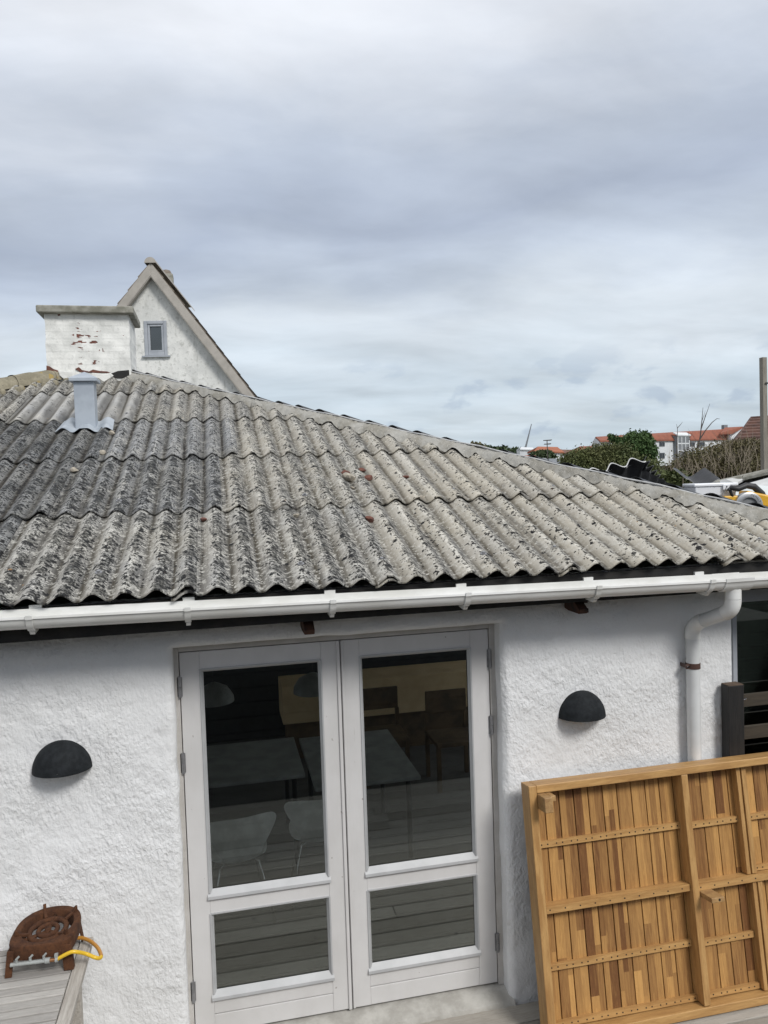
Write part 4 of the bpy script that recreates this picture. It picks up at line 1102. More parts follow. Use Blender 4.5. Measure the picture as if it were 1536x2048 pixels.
# ------------------------------------------------------------------ crumbs on the roof
def debris():
    spec = [(690, 941, .035, 'brick_red', 'broken red brick lump lying above the pale slab fragment on the grey roof'),
            (697, 953, .062, 'stone_pale', 'pale flat mortar slab with brick stuck to it lying on the middle of the roof'),
            (724, 938, .030, 'brick_red', 'crumbled red brick, the upper piece right of the pale slab fragment'),
            (738, 953, .034, 'brick_red', 'dark red brick chunk lying low at the right of the brick rubble on the roof'),
            (704, 970, .020, 'stone_pale', 'small grey mortar crumb just below the pale slab fragment'),
            (811, 956, .024, 'brick_red', 'lone brown brick chip right of the brick rubble on the roof'),
            (739, 1034, .030, 'brick_red', 'orange-red brick chip in the bottom row of sheets below the rubble'),
            (843, 997, .026, 'stone_pale', 'grey pebble resting just above the lowest sheet overlap'),
            (204, 902, .036, 'stone_pale', 'pale mortar stone below the zinc vent duct'),
            (148, 936, .030, 'stone_pale', 'pale mortar stone at a sheet edge far left below the vent duct'),
            (406, 1033, .022, 'brick_red', 'brown chip in the sheet joint at the lowest overlap'),
            (593, 1026, .020, 'stone_pale', 'tiny brown crumb under the lowest overlap left of the orange-red chip'),
            (224, 862, .028, 'stone_pale', 'brown mortar crumb at the right foot of the vent flashing')]
    for i, (px, py, r, mat, lab) in enumerate(spec):
        x, s = roof_px(px, py); u = (x-X0)/LAM; c = Vector(slope_pt(x, s, wave_h(u)+r*.30+.012))
        bm = bmesh.new(); bmesh.ops.create_icosphere(bm, subdivisions=2, radius=r)
        q = np.random.default_rng(100+i)
        planes = [Vector(q.normal(size=3)).normalized() for _ in range(7)]
        for v in bm.verts:
            for pl in planes:
                d = v.co.dot(pl) - r*.62
                if d > 0: v.co -= pl*d
            v.co = Vector((v.co.x*1.15, v.co.y, v.co.z*(.55 if 'slab' in lab else .8)))
        me = bpy.data.meshes.new('rubble'); bm.to_mesh(me); bm.free(); me.materials.append(M[mat])
        name = 'brick_fragment' if mat == 'brick_red' else 'mortar_fragment'
        o = bpy.data.objects.new(name, me); COL.objects.link(o); o.location = c; o.rotation_euler = (TH, 0, q.random()*6)
        tag(o, lab, 'rubble', 'bits of rubble on the corrugated roof')
debris()

# ------------------------------------------------------------------ things on the far slope behind the hip
def rslope_z(x): return ZE + (HIPC-YE-x)*TT + .07
def corr_sheet(o, ewave, elen, wid, length, lam, amp, name, label, group=None, thick=.010, up=None, nrm=None):
    """corrugated sheet: waves counted along ewave, corrugations run along elen"""
    o = Vector(o); ew = Vector(ewave).normalized(); el = Vector(elen).normalized(); nn = ew.cross(el).normalized()
    if up is not None:
        el = ew.cross(Vector(up)).normalized(); el = el if (el.y > 0 if up[2] > .9 else el.z < 0) else -el; nn = ew.cross(el).normalized()
    if nrm is not None: nn = Vector(nrm).normalized()
    m = MB(); nu = max(24, int(wid/lam*12)); nl = 6; vs = []
    for lay in (0, 1):
        for i in range(nu+1):
            u = wid*i/nu
            for j in range(nl+1):
                vs.append(o+ew*u+el*(length*j/nl)+nn*(amp*math.cos(2*math.pi*u/lam)-lay*thick))
    k = nl+1; off = (nu+1)*k
    fs = [(i*k+j, (i+1)*k+j, (i+1)*k+j+1, i*k+j+1) for i in range(nu) for j in range(nl)]
    fs += [tuple(a+off for a in f[::-1]) for f in fs]
    edge = []
    for i in range(nu):
        for j in (0, nl): edge.append((i*k+j, (i+1)*k+j, off+(i+1)*k+j, off+i*k+j))
    for j in range(nl):
        for i in (0, nu): edge.append((i*k+j, i*k+j+1, off+i*k+j+1, off+i*k+j))
    m.add(vs, fs, mi=0); m.add([vs[a] for f in edge for a in f], [(4*i, 4*i+1, 4*i+2, 4*i+3) for i in range(len(edge))], mi=1)
    ob = m.build(name, ['bitumen_black', 'bitumen_edge'], None, autosmooth=50)
    return tag(ob, label, 'roofing sheet', group)
def loose_items():
    G = 'loose black corrugated sheets behind the hip'
    d = 5.75
    A = Vector(at(1146, 951, d)); B = Vector(at(1288, 916, d+.10)); C = Vector(at(1331, 971, d+.75))
    low = Vector((.05, .35, -.80))
    corr_sheet(A, B-A, low, (B-A).length, .40, .165, .030, 'roofing_sheet', 'black corrugated sheet propped up behind the hip, its pale wavy edge rising to the right', G, up=(0, .75, 1))
    corr_sheet(B, C-B, (-.22, .80, -.55), (C-B).length, .40, .125, .026, 'roofing_sheet', 'black corrugated sheet with pale zigzag edge falling steeply towards the bushes', G, nrm=(.66, -.30, .6))
    A5 = A+Vector((.02, .05, -.035)); B5 = B+Vector((-.02, .06, -.045))  # filler sheets from here, added to blacken the shaded void under the propped pair
    corr_sheet(A5, B5-A5, low, (B5-A5).length, .40, .165, .02, 'roofing_sheet', 'black corrugated filler sheet standing in for the shade under the propped wavy one', G)
    A6 = B+Vector((-.03, .08, -.05)); B6 = C+Vector((-.03, -.1, .02))
    corr_sheet(A6, B6-A6, low, (B6-A6).length, .34, .15, .015, 'roofing_sheet', 'added black sheet filling the dark void under the zigzag edge', G)
    A2 = Vector(at(1270, 958, 5.55)); B2 = Vector(at(1305, 975, 5.75))
    corr_sheet(A2, B2-A2, Vector((-.5, -.3, -.75)), (B2-A2).length*1.2, .3, .12, .02, 'roofing_sheet', 'short black corrugated offcut with a pale edge under the propped sheets', G)
    A3 = Vector(at(1338, 972, 6.3)); B3 = Vector(at(1385, 992, 6.2))
    corr_sheet(A3, B3-A3, Vector((.1, .3, -.35)), (B3-A3).length, .5, .13, .012, 'roofing_sheet', 'flat black sheet lying just left of the white plastic box', G)
    A4 = Vector(at(1372, 966, 7.0)); B4 = Vector(at(1438, 966, 7.0))
    corr_sheet(A4, B4-A4, Vector((.1, .6, .22)), (B4-A4).length, .30, .31, .045, 'roofing_sheet', 'black curved sheet showing behind the white plastic box', G)
    # white storage box
    x, y = 3.985, .74; z0 = rslope_z(x)-.01
    bc = at(1420, 1004, 5.62); x, y = bc[0], bc[1]; z0 = bc[2]+.0
    r = empty('storage_box', (x, y, z0), 'white plastic box with a clip lid standing on the black roof behind the hip', 'storage box')
    ex = Vector((math.cos(YAW), -math.sin(YAW), 0)); ey = Vector((math.sin(YAW), math.cos(YAW), 0)); T = Matrix.Translation((x, y, z0)) @ Matrix((ex, ey, Vector((0, 0, 1)))).transposed().to_4x4()
    def put(mb, name, mat, parent, **k):
        mb.v = [tuple(T @ Vector(p)) for p in mb.v]; return mb.build(name, mat, parent, **k)
    w, dp, h = .150, .105, .115
    m = MB(); m.hexa([(-w*.93, -dp*.93, 0), (w*.93, -dp*.93, 0), (w*.93, dp*.93, 0), (-w*.93, dp*.93, 0), (-w, -dp, h), (w, -dp, h), (w, dp, h), (-w, dp, h)]); put(m, 'box_body', 'white_plastic', r, bevel=.006)
    m = MB(); m.box(-w-.008, w+.008, -dp-.008, dp+.008, h+.0005, h+.022); put(m, 'lid', 'white_plastic', r, bevel=.005)
    m = MB(); m.box(.045, .095, -dp-.016, -dp-.0085, h-.026, h+.012); cl_ = put(m, 'clip', 'white_plastic', r, bevel=.002)
    m = MB(); m.tube([(.07, -dp-.018, h-.005), (.02, -dp-.012, h-.085)], .003, 6); m.tube([(.068, -dp-.020, h-.002), (.072, -dp-.016, h-.002)], .005, 8); put(m, 'handle_wire', 'grey_plastic', r)
    # circular saw
    c = Vector(at(1497, 1012, 5.45)); r = empty('circular_saw', c, 'yellow and black circular saw with a silver blade guard beside the white box', 'circular saw')
    T = Matrix.Translation(c) @ Matrix((ex, ey, Vector((0, 0, 1)))).transposed().to_4x4()
    m = MB(); R = .098; n = 30; vs = []      # half-moon guard with rim
    prof = [(R, -.030), (R, .012), (R-.006, .016), (R*.62, .016), (R*.60, .010), (R*.60, -.004), (R-.004, -.006)]
    for k in range(n+1):
        a = rad(-8)+rad(196)*k/n
        for q, yy in prof: vs.append((q*math.cos(a), -yy, q*math.sin(a)))
    m.add(vs, [(k*7+j, (k+1)*7+j, (k+1)*7+j+1, k*7+j+1) for k in range(n) for j in range(6)]); g = put(m, 'blade_guard', 'steel', r, autosmooth=40)
    m = MB(); m.tube([(0, -.004, 0), (0, .0, 0)], R*.66, 40); put(m, 'blade', 'grey_plastic', r)
    # maker's lettering round the guard rim
    pp = MB(); fc = bpy.data.curves.new('lettering', 'FONT'); fo = bpy.data.objects.new('lettering', fc); COL.objects.link(fo)
    for ch, a in zip('DEWALT', (78, 67, 55, 43, 33, 23)):
        fc.body = ch; fc.size = .021; fc.align_x = 'CENTER'; fc.align_y = 'CENTER'; fc.extrude = .0003
        bpy.context.view_layer.update(); lm = bpy.data.meshes.new_from_object(fo); aa = rad(a); q = R*.81
        Mx = Matrix.Translation((q*math.cos(aa), -.0168, q*math.sin(aa))) @ Matrix.Rotation(rad(90)-aa, 4, 'Y') @ Matrix.Rotation(rad(90), 4, 'X')
        pp.add([Mx @ v.co for v in lm.vertices], [tuple(pl.vertices) for pl in lm.polygons]); bpy.data.meshes.remove(lm)
    bpy.data.objects.remove(fo); bpy.data.curves.remove(fc)
    put(pp, 'guard_lettering', 'print_dark', g)
    m = MB(); m.hexa([(-.02, .01, .02), (.17, .01, -.02), (.17, .14, -.02), (-.02, .14, .02), (-.005, .01, .11), (.16, .01, .07), (.16, .14, .07), (-.005, .14, .11)]); put(m, 'motor_housing', 'tool_yellow', r, bevel=.012)
    m = MB(); m.box(-.17, .2, -.02, .15, -.055, -.048); put(m, 'base_plate', 'steel', r)
    m = MB(); m.tube([(-.115, .02, .135), (-.06, .03, .122), (0, .03, .145), (.06, .04, .135), (.115, .05, .085), (.15, .06, .01)], [.018, .02, .022, .024, .026, .028], 12); put(m, 'handle', 'tool_black', r, smooth=True)
    m = MB(); m.box(-.16, -.035, .02, .10, .0, .075); put(m, 'battery', 'tool_yellow', r, bevel=.008)
    m = MB(); m.tube([(-.13, .03, .125), (-.115, .03, .115), (-.10, .03, .07)], .012, 8); put(m, 'front_knob', 'tool_black', r, smooth=True)
loose_items()

# neighbouring wing: grey ridge, black felt, white membrane
def annex():
    P = lambda px, py, d: Vector(at(px, py, d))
    a, b = P(1405, 967, 8.6), P(1620, 918, 7.8)
    root = empty('annex', (a.x+1.5, a.y, -.3), 'neighbouring wing with grey ridge stones and black roofing felt', 'building')
    ax = (b-a).normalized(); dn = Vector((-ax.y, ax.x, 0)); dn = dn if dn.y < 0 else -dn
    # ridge stones
    L = (b-a).length; t = 0; k = 0
    while t < L:
        t2 = min(L, t+.47); p, q = a+ax*t, a+ax*(t2-.008); m = MB(); vs = []; n = 8
        for pt in (p, q):
            for j in range(n+1):
                an = math.pi*j/n; vs.append(pt + dn*math.cos(an)*.085 + Vector((0, 0, math.sin(an)*.070-.07)))
        m.add(vs, [(j, j+1, n+2+j, n+1+j) for j in range(n)]+[tuple(range(n+1)), tuple(range(2*n+1, n, -1))]); m.build('ridge_stone', 'cap_concrete', root, bevel=.004); t = t2
    m = MB(); sl = dn*1.0+Vector((0, 0, -.42))
    off = Vector((0, 0, -.075))
    m.hexa([a+off+Vector((0, 0, -.12)), b+ax*1.0+off+Vector((0, 0, -.12)), b+ax*1.0+sl*1.7+off+Vector((0, 0, -.12)), a+sl*1.7+off+Vector((0, 0, -.12)), a+off, b+ax*1.0+off, b+ax*1.0+sl*1.7+off, a+sl*1.7+off]); m.build('felt_roof', 'bitumen_black', root)
    m = MB(); w0 = a+Vector((.5, .3, 0)); m.box(w0.x, w0.x+4, w0.y, w0.y+.2, -.3, a.z-.7); m.build('wall', 'gable_render', root)
    # white sheets on the slope
    def sheet(pts, name, mat, lab, cat, thick=.03, d0=7.0):
        n_ = ax.cross(sl.normalized()).normalized(); n_ = n_ if n_.z > 0 else -n_
        Q = [Vector(at_plane(px, py, tuple(a+off+n_*lift), tuple(n_))) for px, py, lift in pts]
        m = MB(); m.prism(Q, -n_*thick); return tag(m.build(name, mat, None, bevel=.006), lab, cat)
    sheet([(1440, 985, .05), (1476, 972, .05), (1536, 955, .05), (1600, 948, .05), (1600, 985, .05), (1536, 985, .05)], 'roofing_membrane', 'membrane', 'large white membrane sheet spread on the black felt below the grey ridge', 'roofing sheet', .04)
    sheet([(1395, 975, .04), (1425, 965, .06), (1452, 958, .08), (1500, 950, .05), (1470, 966, .05), (1440, 976, .04)], 'roofing_membrane', 'membrane', 'narrow rumpled white membrane strip above the white box', 'roofing sheet', .03)
    c = P(1505, 992, 6.6); m = MB()
    pk = P(1500, 969, 6.7); pts = [P(1462, 990, 6.5), P(1536, 990, 6.35), P(1640, 985, 6.5), P(1600, 976, 7.0), P(1475, 977, 7.0)]
    low = [p+Vector((0, 0, -.05)) for p in pts]
    m.add(pts+low+[pk], [(0, 1, 10), (1, 2, 10), (2, 3, 10), (3, 4, 10), (4, 0, 10), (0, 5, 6, 1), (1, 6, 7, 2), (2, 7, 8, 3), (3, 8, 9, 4), (4, 9, 5, 0), (9, 8, 7, 6, 5)])
    tag(m.build('folded_cover', 'membrane_grey', None, bevel=.004), 'pale grey folded cover peaked behind the circular saw', 'cover')
    m = MB(); p, q = P(1398, 980, 6.9), P(1450, 974, 7.1); e = (q-p).normalized(); n2 = Vector((0, 0, .03)); w = dn*.05
    m.hexa([p, q, q+w, p+w, p+n2, q+n2, q+w+n2, p+w+n2]); tag(m.build('wood_batten', 'tan_wood', None, bevel=.003), 'tan wooden batten lying just behind the white box', 'batten')
annex()

# ------------------------------------------------------------------ gable house behind
def gable_house():
    an = rad(8.4); ex = Vector((math.cos(an), -math.sin(an), 0)); ey = Vector((math.sin(an), math.cos(an), 0))
    o = Vector(at(302, 524, 17.0)); nrm = tuple(ey)
    def P(px, py, dy=0.0): return Vector(at_plane(px, py, tuple(o+ey*dy), nrm))
    root = empty('gable_house', (o.x, o.y, -.3), 'white rendered gable house with steep roof and small window behind the chimney', 'house')
    apx = P(302, 526)
    r = P(520, 808); sl = (r-apx); tan_ = -(sl.z)/(sl.dot(ex))       # pitch of the right rake
    l = P(236, 612); tl = -(l-apx).z/-(l-apx).dot(ex)
    ze = 3.3; xr = (apx.z-ze)/tan_; xl = (apx.z-ze)/tl
    # wall slightly behind the bargeboard
    def G(x, z, dy): return Vector((o.x, o.y, 0))+ex*(x)+ey*dy+Vector((0, 0, z))
    x0 = (apx-o).dot(ex)
    wins = [P(287, 642, .12), P(336, 711, .12)]
    wx0, wx1 = (wins[0]-o).dot(ex), (wins[1]-o).dot(ex); wz1, wz0 = wins[0].z, wins[1].z
    # wall as polygons around the window opening
    m = MB(); dy = .12
    def zr(x): return apx.z-.16-(x-x0)*tan_ if x > x0 else apx.z-.16+(x-x0)*tl
    def quad(xa, xb, za, zb): m.add([G(xa, za, dy), G(xb, za, dy), G(xb, zb, dy), G(xa, zb, dy)], [(0, 1, 2, 3)])
    L_, R_ = x0-xl-.05, x0+xr-.25
    m.add([G(L_, -.3, dy), G(wx0, -.3, dy), G(wx0, zr(wx0), dy), G(L_, max(zr(L_), 0), dy)], [(0, 1, 2, 3)])
    m.add([G(wx1, -.3, dy), G(R_, -.3, dy), G(R_, zr(R_), dy), G(wx1, zr(wx1), dy)], [(0, 1, 2, 3)])
    quad(wx0, wx1, -.3, wz0)
    top = [G(wx0, wz1, dy), G(wx1, wz1, dy), G(wx1, zr(wx1), dy)] + ([G(x0, zr(x0), dy)] if wx0 < x0 < wx1 else []) + [G(wx0, zr(wx0), dy)]
    m.add(top, [tuple(range(len(top)))])
    for xa, xb in ((wx0, wx0+.001), (wx1, wx1+.001)): pass
    m.build('wall', 'gable_render', root); m = MB()
    m.box(L_, R_, 4.5, 4.6, -.3, 3.2, mat=Matrix.Translation((o.x, o.y, 0)) @ Matrix((ex, ey, Vector((0, 0, 1)))).transposed().to_4x4())
    m.build('wall', 'gable_render', root)
    T = Matrix.Translation((o.x, o.y, 0)) @ Matrix((ex, ey, Vector((0, 0, 1)))).transposed().to_4x4()
    f = MB(); w = .075
    f.box(wx0, wx0+w, dy-.02, dy+.08, wz0, wz1, mat=T); f.box(wx1-w, wx1, dy-.02, dy+.08, wz0, wz1, mat=T)
    f.box(wx0+w, wx1-w, dy-.02, dy+.08, wz1-w, wz1, mat=T); f.box(wx0+w, wx1-w, dy-.02, dy+.08, wz0, wz0+w, mat=T)
    win = f.build('window', 'grey_frame', root, bevel=.012)
    f = MB(); w2 = .05
    f.box(wx0+w+.002, wx0+w+w2, dy+.0, dy+.07, wz0+w, wz1-w, mat=T); f.box(wx1-w-w2, wx1-w-.002, dy+.0, dy+.07, wz0+w, wz1-w, mat=T)
    f.box(wx0+w+w2, wx1-w-w2, dy, dy+.07, wz1-w-w2, wz1-w-.002, mat=T); f.box(wx0+w+w2, wx1-w-w2, dy, dy+.07, wz0+w+.002, wz0+w+w2, mat=T)
    f.build('sash', 'grey_frame', win, bevel=.008)
    g = MB(); g.box(wx0+w, wx1-w, dy+.05, dy+.06, wz0+w, wz1-w, mat=T); g.build('glass_pane', 'glass_dark', win)
    bk = MB(); bk.box(wx0-.3, wx1+.3, dy+.5, dy+.55, wz0-.3, wz1+.3, mat=T); bk.build('window_dark', 'indoor_wall', win)
    s = MB(); s.box(wx0-.06, wx1+.06, dy-.06, dy-.021, wz0-.035, wz0-.002, mat=T); s.build('sill', 'grey_frame', win)
    # bargeboards
    bw = .195
    for sg, t_, xe in ((1, tan_, xr), (-1, tl, xl)):
        b = MB(); A = G(x0, apx.z, -.06); B = G(x0+sg*xe, apx.z-xe*t_, -.06)
        d = (B-A).normalized(); pn = Vector((0, 0, -1)) - d*(-d.z); pn.normalize()
        A2 = G(x0, apx.z-bw/math.cos(math.atan(t_)), -.06)
        b.prism([A, B, B+pn*bw, A2], ey*.05); b.build('bargeboard', 'fascia_taupe', root, bevel=.006)
        # soffit
        s = MB(); s.prism([A2+Vector((0, 0, .012)), B+pn*(bw-.012), B+pn*(bw-.03), A2+Vector((0, 0, .04))], ey*.26); s.build('soffit', 'fascia_taupe', root)
        # tiled roof plane with stepped courses
        rf = MB(); n = int(xe*math.hypot(1, t_)/.36); 
        for i in range(n):
            f0, f1 = i/n, (i+1)/n+.01
            p0 = A+(B-A)*f0 + pn*.02; p1 = A+(B-A)*f1 + pn*.004
            up = -pn*.034
            rf.hexa([p0+ey*.002, p1+ey*.002, p1+ey*4.6, p0+ey*4.6, p0+up*.6+ey*.002, p1+up*.95+ey*.002, p1+up*.95+ey*4.6, p0+up*.6+ey*4.6])
        rf.build('roof', 'roof_tile_dark', root)
    # round ridge tile end and ridge
    rd = MB(); vs = []; n = 12
    for yy in np.arange(-.10, 4.6, .35):
        for q in (yy, yy+.34):
            for j in range(n+1):
                a = math.pi*j/n; vs.append(G(x0, apx.z-.02, q)+ex*math.cos(a)*.125+Vector((0, 0, math.sin(a)*.125)))
    k = n+1; rd.add(vs, [(i*k+j, i*k+j+1, (i+1)*k+j+1, (i+1)*k+j) for i in range(len(vs)//k-1) for j in range(n)]); rd.add(vs[:k], [tuple(range(k))])
    rd.build('ridge', 'fascia_taupe', root, autosmooth=50)
    # chimney pot stub on the right slope behind the verge
    c = at(330, 545, 20.5); cb = MB(); cb.box(c[0]-.14, c[0]+.20, c[1], c[1]+.4, c[2]-1.6, c[2]-.02); ch = cb.build('chimney', 'cap_concrete', root, bevel=.02)
    cb = MB(); cb.lathe([(.15, -.03), (.15, .02), (.11, .10), (.02, .13)], 12, (c[0]+.02, c[1]+.2, c[2])); cb.build('chimney_pot', 'roof_tile_dark', ch, smooth=True)
    c = at(343, 580, 19.5); cb = MB(); cb.box(c[0]-.1, c[0]+.12, c[1], c[1]+.25, c[2]-1.2, c[2]); cb.build('roof_vent', 'roof_tile_dark', root, bevel=.02)
gable_house()

# ------------------------------------------------------------------ far buildings
def far_buildings():
    # long apartment block with orange roof, about 190 m off
    root = None
    d0, d1 = 172.0, 205.0
    def D(px): return d0+(d1-d0)*(px-1185)/(1485-1185)
    def P(px, py, dd=0): return Vector(at(px, py, D(px)+dd))
    root = empty('apartment_block', P(1330, 930)*1.0, 'long white apartment block with an orange tiled roof far behind the bushes', 'building')
    root.location.z = 0
    A, B = P(1191, 873.5, 4), P(1483, 856, 4)      # ridge
    E0, E1 = P(1200, 881), P(1470, 877)            # eaves towards us
    back = Vector((FW[0], FW[1], 0)).normalized()
    m = MB(); t = Vector((0, 0, .35))
    m.hexa([E0-t, E1-t, B-t, A-t, E0, E1, B, A]); m.hexa([A-t, B-t, B-t+back*4+Vector((0, 0, -2)), A-t+back*4+Vector((0, 0, -2)), A, B, B+back*4+Vector((0, 0, -2)), A+back*4+Vector((0, 0, -2))])
    m.build('roof', 'orange_tile', root)
    w = MB(); e0, e1 = E0+back*.5-Vector((0, 0, .2)), E1+back*.5-Vector((0, 0, .2))
    def zb(p, z): return Vector((p.x, p.y, z))
    zbase = P(1345, 933).z
    w.add([e0, e1, zb(e1, zbase), zb(e0, zbase)], [(0, 1, 2, 3)]); lft = P(1185, 883, 7)
    w.add([e0, zb(e0, -.3), zb(lft, -.3), lft, A-Vector((0, 0, .3))], [(0, 1, 2, 3, 4)]); w.add([zb(e1, -.3), e1, e1+back*8, zb(e1+back*8, -.3)], [(0, 1, 2, 3)])
    w.build('wall', 'far_white', root)
    w = MB(); w.add([zb(e0, zbase), zb(e1, zbase), zb(e1, -.4), zb(e0, -.4)], [(0, 1, 2, 3)]); w.build('plinth', 'far_grey', root)
    along = (e1-e0).normalized(); fn = Vector((along.y, -along.x, 0)).normalized(); fn = fn if fn.y < 0 else -fn
    def Fp(px, py): return Vector(at_plane(px, py, tuple(e0), tuple(fn)))
    def window(px0, px1, py0, py1):
        a, b = Fp(px0, py0), Fp(px1, py1); b0 = Fp(px1, py0); h = a.z-b.z; wd = (b0-a); wd.z = 0; wl = wd.length; wd.normalize()
        f = MB(); q = a+fn*.06; dz = Vector((0, 0, -1))
        f.prism([q, q+wd*wl, q+wd*wl+dz*h, q+dz*h], -fn*.05); o = f.build('window', 'far_window', root)
        s = MB(); fr = .12
        for u0, u1, v0, v1 in ((0, wl, 0, fr), (0, wl, h-fr, h), (0, fr, fr, h-fr), (wl-fr, wl, fr, h-fr), (wl/2-.05, wl/2+.05, fr, h-fr)):
            r = q+fn*.03; s.prism([r+wd*u0+dz*v0, r+wd*u1+dz*v0, r+wd*u1+dz*v1, r+wd*u0+dz*v1], -fn*.025)
        s.build('window_frame', 'far_grey', o)
    for x in (1318, 1378, 1398):
        window(x, x+11, 884, 893); window(x, x+11, 905.5, 917)
    for x in (1225, 1240, 1262): window(x, x+10, 886, 893)
    # stair bay with white frame and glass
    def bay(px0, px1, py0, py1):
        a, b = Fp(px0, py0), Fp(px1, py0); wd = b-a; wd.z = 0; wl = wd.length; wd.normalize(); h = (a.z-Fp(px0, py1).z); dz = Vector((0, 0, -1)); q = a+fn*1.2
        g = MB(); g.prism([q, q+wd*wl, q+wd*wl+dz*h, q+dz*h], -fn*1.6); o = g.build('stair_bay', 'far_grey', root)
        s = MB()
        for u in np.linspace(0, wl-.25, 4): s.prism([q+fn*.1+wd*u, q+fn*.1+wd*(u+.25), q+fn*.1+wd*(u+.25)+dz*h, q+fn*.1+wd*u+dz*h], -fn*.08)
        for v in np.linspace(0, h-.3, 5): s.prism([q+fn*.06+dz*v, q+fn*.06+wd*wl+dz*v, q+fn*.06+wd*wl+dz*(v+.3), q+fn*.06+dz*(v+.3)], -fn*.05)
        s.prism([q+fn*.3-dz*.2-wd*.3, q+fn*.3-dz*.2+wd*(wl+.3), q-fn*1.0+wd*(wl+.3)-dz*.9, q-fn*1.0-wd*.3-dz*.9], dz*.25)
        s.build('bay_frame', 'far_white', o)
    bay(1346, 1370, 872, 932)
    # skylight, chimneys, cross gable at the right end
    s = MB(); a, b, c, d = P(1290, 872, 2.0), P(1304, 871.5, 2.0), P(1302, 879, .4), P(1288, 879.5, .4); u = Vector((0, 0, .35)); s.hexa([a, b, c, d, a+u, b+u, c+u, d+u]); s.build('skylight', 'far_white', root)
    for px, py, w_ in ((1258, 866.5, .45), (1449, 850, .55), (1242, 869.5, .18), (1223, 871.5, .18)):
        p = P(px, py, 4); m = MB(); m.box(p.x-w_, p.x+w_, p.y-w_, p.y+w_, p.z-1.5, p.z); m.build('chimney', 'far_grey', root)
    g = MB(); Q = [P(1462, 874, -3), P(1484, 858, -3), P(1490, 874, -3), P(1490, 890, -3), P(1462, 884, -3)]; g.prism(Q, back*3); g.build('cross_gable', 'far_white', root)
    g = MB(); g.hexa([P(1441, 869, -2), P(1464, 868, -2.5), P(1486, 856, -2.5), P(1450, 858, 2), *[p+Vector((0, 0, .4)) for p in (P(1441, 869, -2), P(1464, 868, -2.5), P(1486, 856, -2.5), P(1450, 858, 2))]]); g.build('cross_roof', 'orange_tile', root)
    gw = MB(); gw.prism([P(1190, 888, 1.2), P(1197, 887, .5), P(1197, 903, .5), P(1190, 903, 1.2)], -back*.3); gw.build('gable_window', 'far_window', root)
    # small houses
    def small_house(name, label, ridge, eave, wallb, d, mats, dd=4):
        P = lambda p, e=0: Vector(at(p[0], p[1], d+e))
        a, b = P(ridge[0], dd), P(ridge[1], dd); c, e = P(eave[0]), P(eave[1])
        r = empty(name, (c+e)/2, label, 'house'); r.location.z = -.3
        m = MB(); t = Vector((0, 0, .25)); m.hexa([c-t, e-t, b-t, a-t, c, e, b, a]); bk = back*dd*.9
        m.hexa([a-t, b-t, e-t+bk*2, c-t+bk*2, a, b, e+bk*2, c+bk*2]); m.build('roof', mats[0], r)
        w = MB(); c2, e2 = c+back*.3, e+back*.3
        cb, eb = zb(c2, -.3), zb(e2, -.3); w.hexa([cb, eb, eb+bk*1.8, cb+bk*1.8, c2-t, e2-t, e2-t+bk*1.8, c2-t+bk*1.8]); w.build('wall', mats[1], r)
        return r, P
    r, P2 = small_house('far_house', 'small white house with a bright orange hipped roof in the distance beneath the aerial', [(1076, 893), (1115, 894)], [(1068, 902), (1128, 904)], 910, 150, ('orange_tile_light', 'far_white'))
    w = MB(); q = at(1071.5, 904.5, 149.6); w.box(q[0], q[0]+.5, q[1]-.05, q[1], q[2]-.7, q[2]); w.build('window', 'far_window', r)
    small_house('far_house', 'small house with an orange roof just left of the long apartment block', [(1160, 892.5), (1183, 892)], [(1150, 902), (1187, 903)], 905, 165, ('orange_tile', 'far_grey'))
    small_house('far_house', 'low house with a dull orange roof strip in front of the distant wood', [(1022, 911), (1070, 910.5)], [(1012, 916.5), (1078, 916)], 920, 120, ('orange_tile', 'brick_roof'), 3)
    small_house('far_house', 'wide low house with a pale pinkish roof between the orange house and the bushes', [(1122, 899), (1150, 899.5)], [(1118, 905), (1158, 906)], 910, 175, ('brick_roof', 'far_grey'))
    # nearer roofs
    small_house('shed', 'low grey roofed shed showing just beyond the hip', [(1030, 916), (1092, 916)], [(1035, 944), (1112, 938)], 960, 24, ('slate_grey', 'far_grey'), 6)
    small_house('shed', 'low shed with a brick-red roof in front of the olive bush', [(1105, 930), (1140, 929)], [(1092, 945), (1142, 945)], 960, 18, ('brick_roof', 'far_grey'), 2)
    small_house('shed', 'dark grey roofed shed between the brick-red shed and the bush', [(1098, 917), (1142, 918)], [(1098, 929), (1142, 930)], 940, 30, ('far_grey', 'far_grey'), 4)
    r, _ = small_house('far_hall', 'flat white hall roof at the edge of the distant wood below the leaning mast', [(1042, 894), (1066, 895)], [(1040, 898), (1068, 899)], 905, 200, ('far_white', 'far_white'), 3)
    # brown tiled roof at the right
    dB = 34.0; P = lambda px, py, e=0: Vector(at(px, py, dB+e))
    a, b = P(1502, 837, 5), P(1680, 826, 5); c, e = P(1440, 925, 0), P(1690, 925, 0)
    root = empty('tiled_house', (c+e)/2, 'house with a brown tiled hipped roof behind the bare bush at the right', 'house'); root.location.z = -.3
    m = MB(); n = 14; up = Vector((0, 0, .06))
    for i in range(n):
        f0, f1 = i/n, (i+1)/n+.012
        l0, l1 = c.lerp(a, f0), c.lerp(a, f1); r0, r1 = e.lerp(b, f0), e.lerp(b, f1)
        m.hexa([l0-up, r0-up, r1-up, l1-up, l0+up*1.6, r0+up*1.6, r1, l1])
    m.build('roof', 'brown_tile', root)
    m = MB(); k = P(1425, 925, 9); m.add([a, k, c], [(0, 1, 2)]); m.build('hip_slope', 'brown_tile', root)
    m = MB(); m.tube([a, b], .10, 8); m.tube([c, a], .07, 8); m.build('ridge_tiles', 'brown_tile', root, smooth=True)
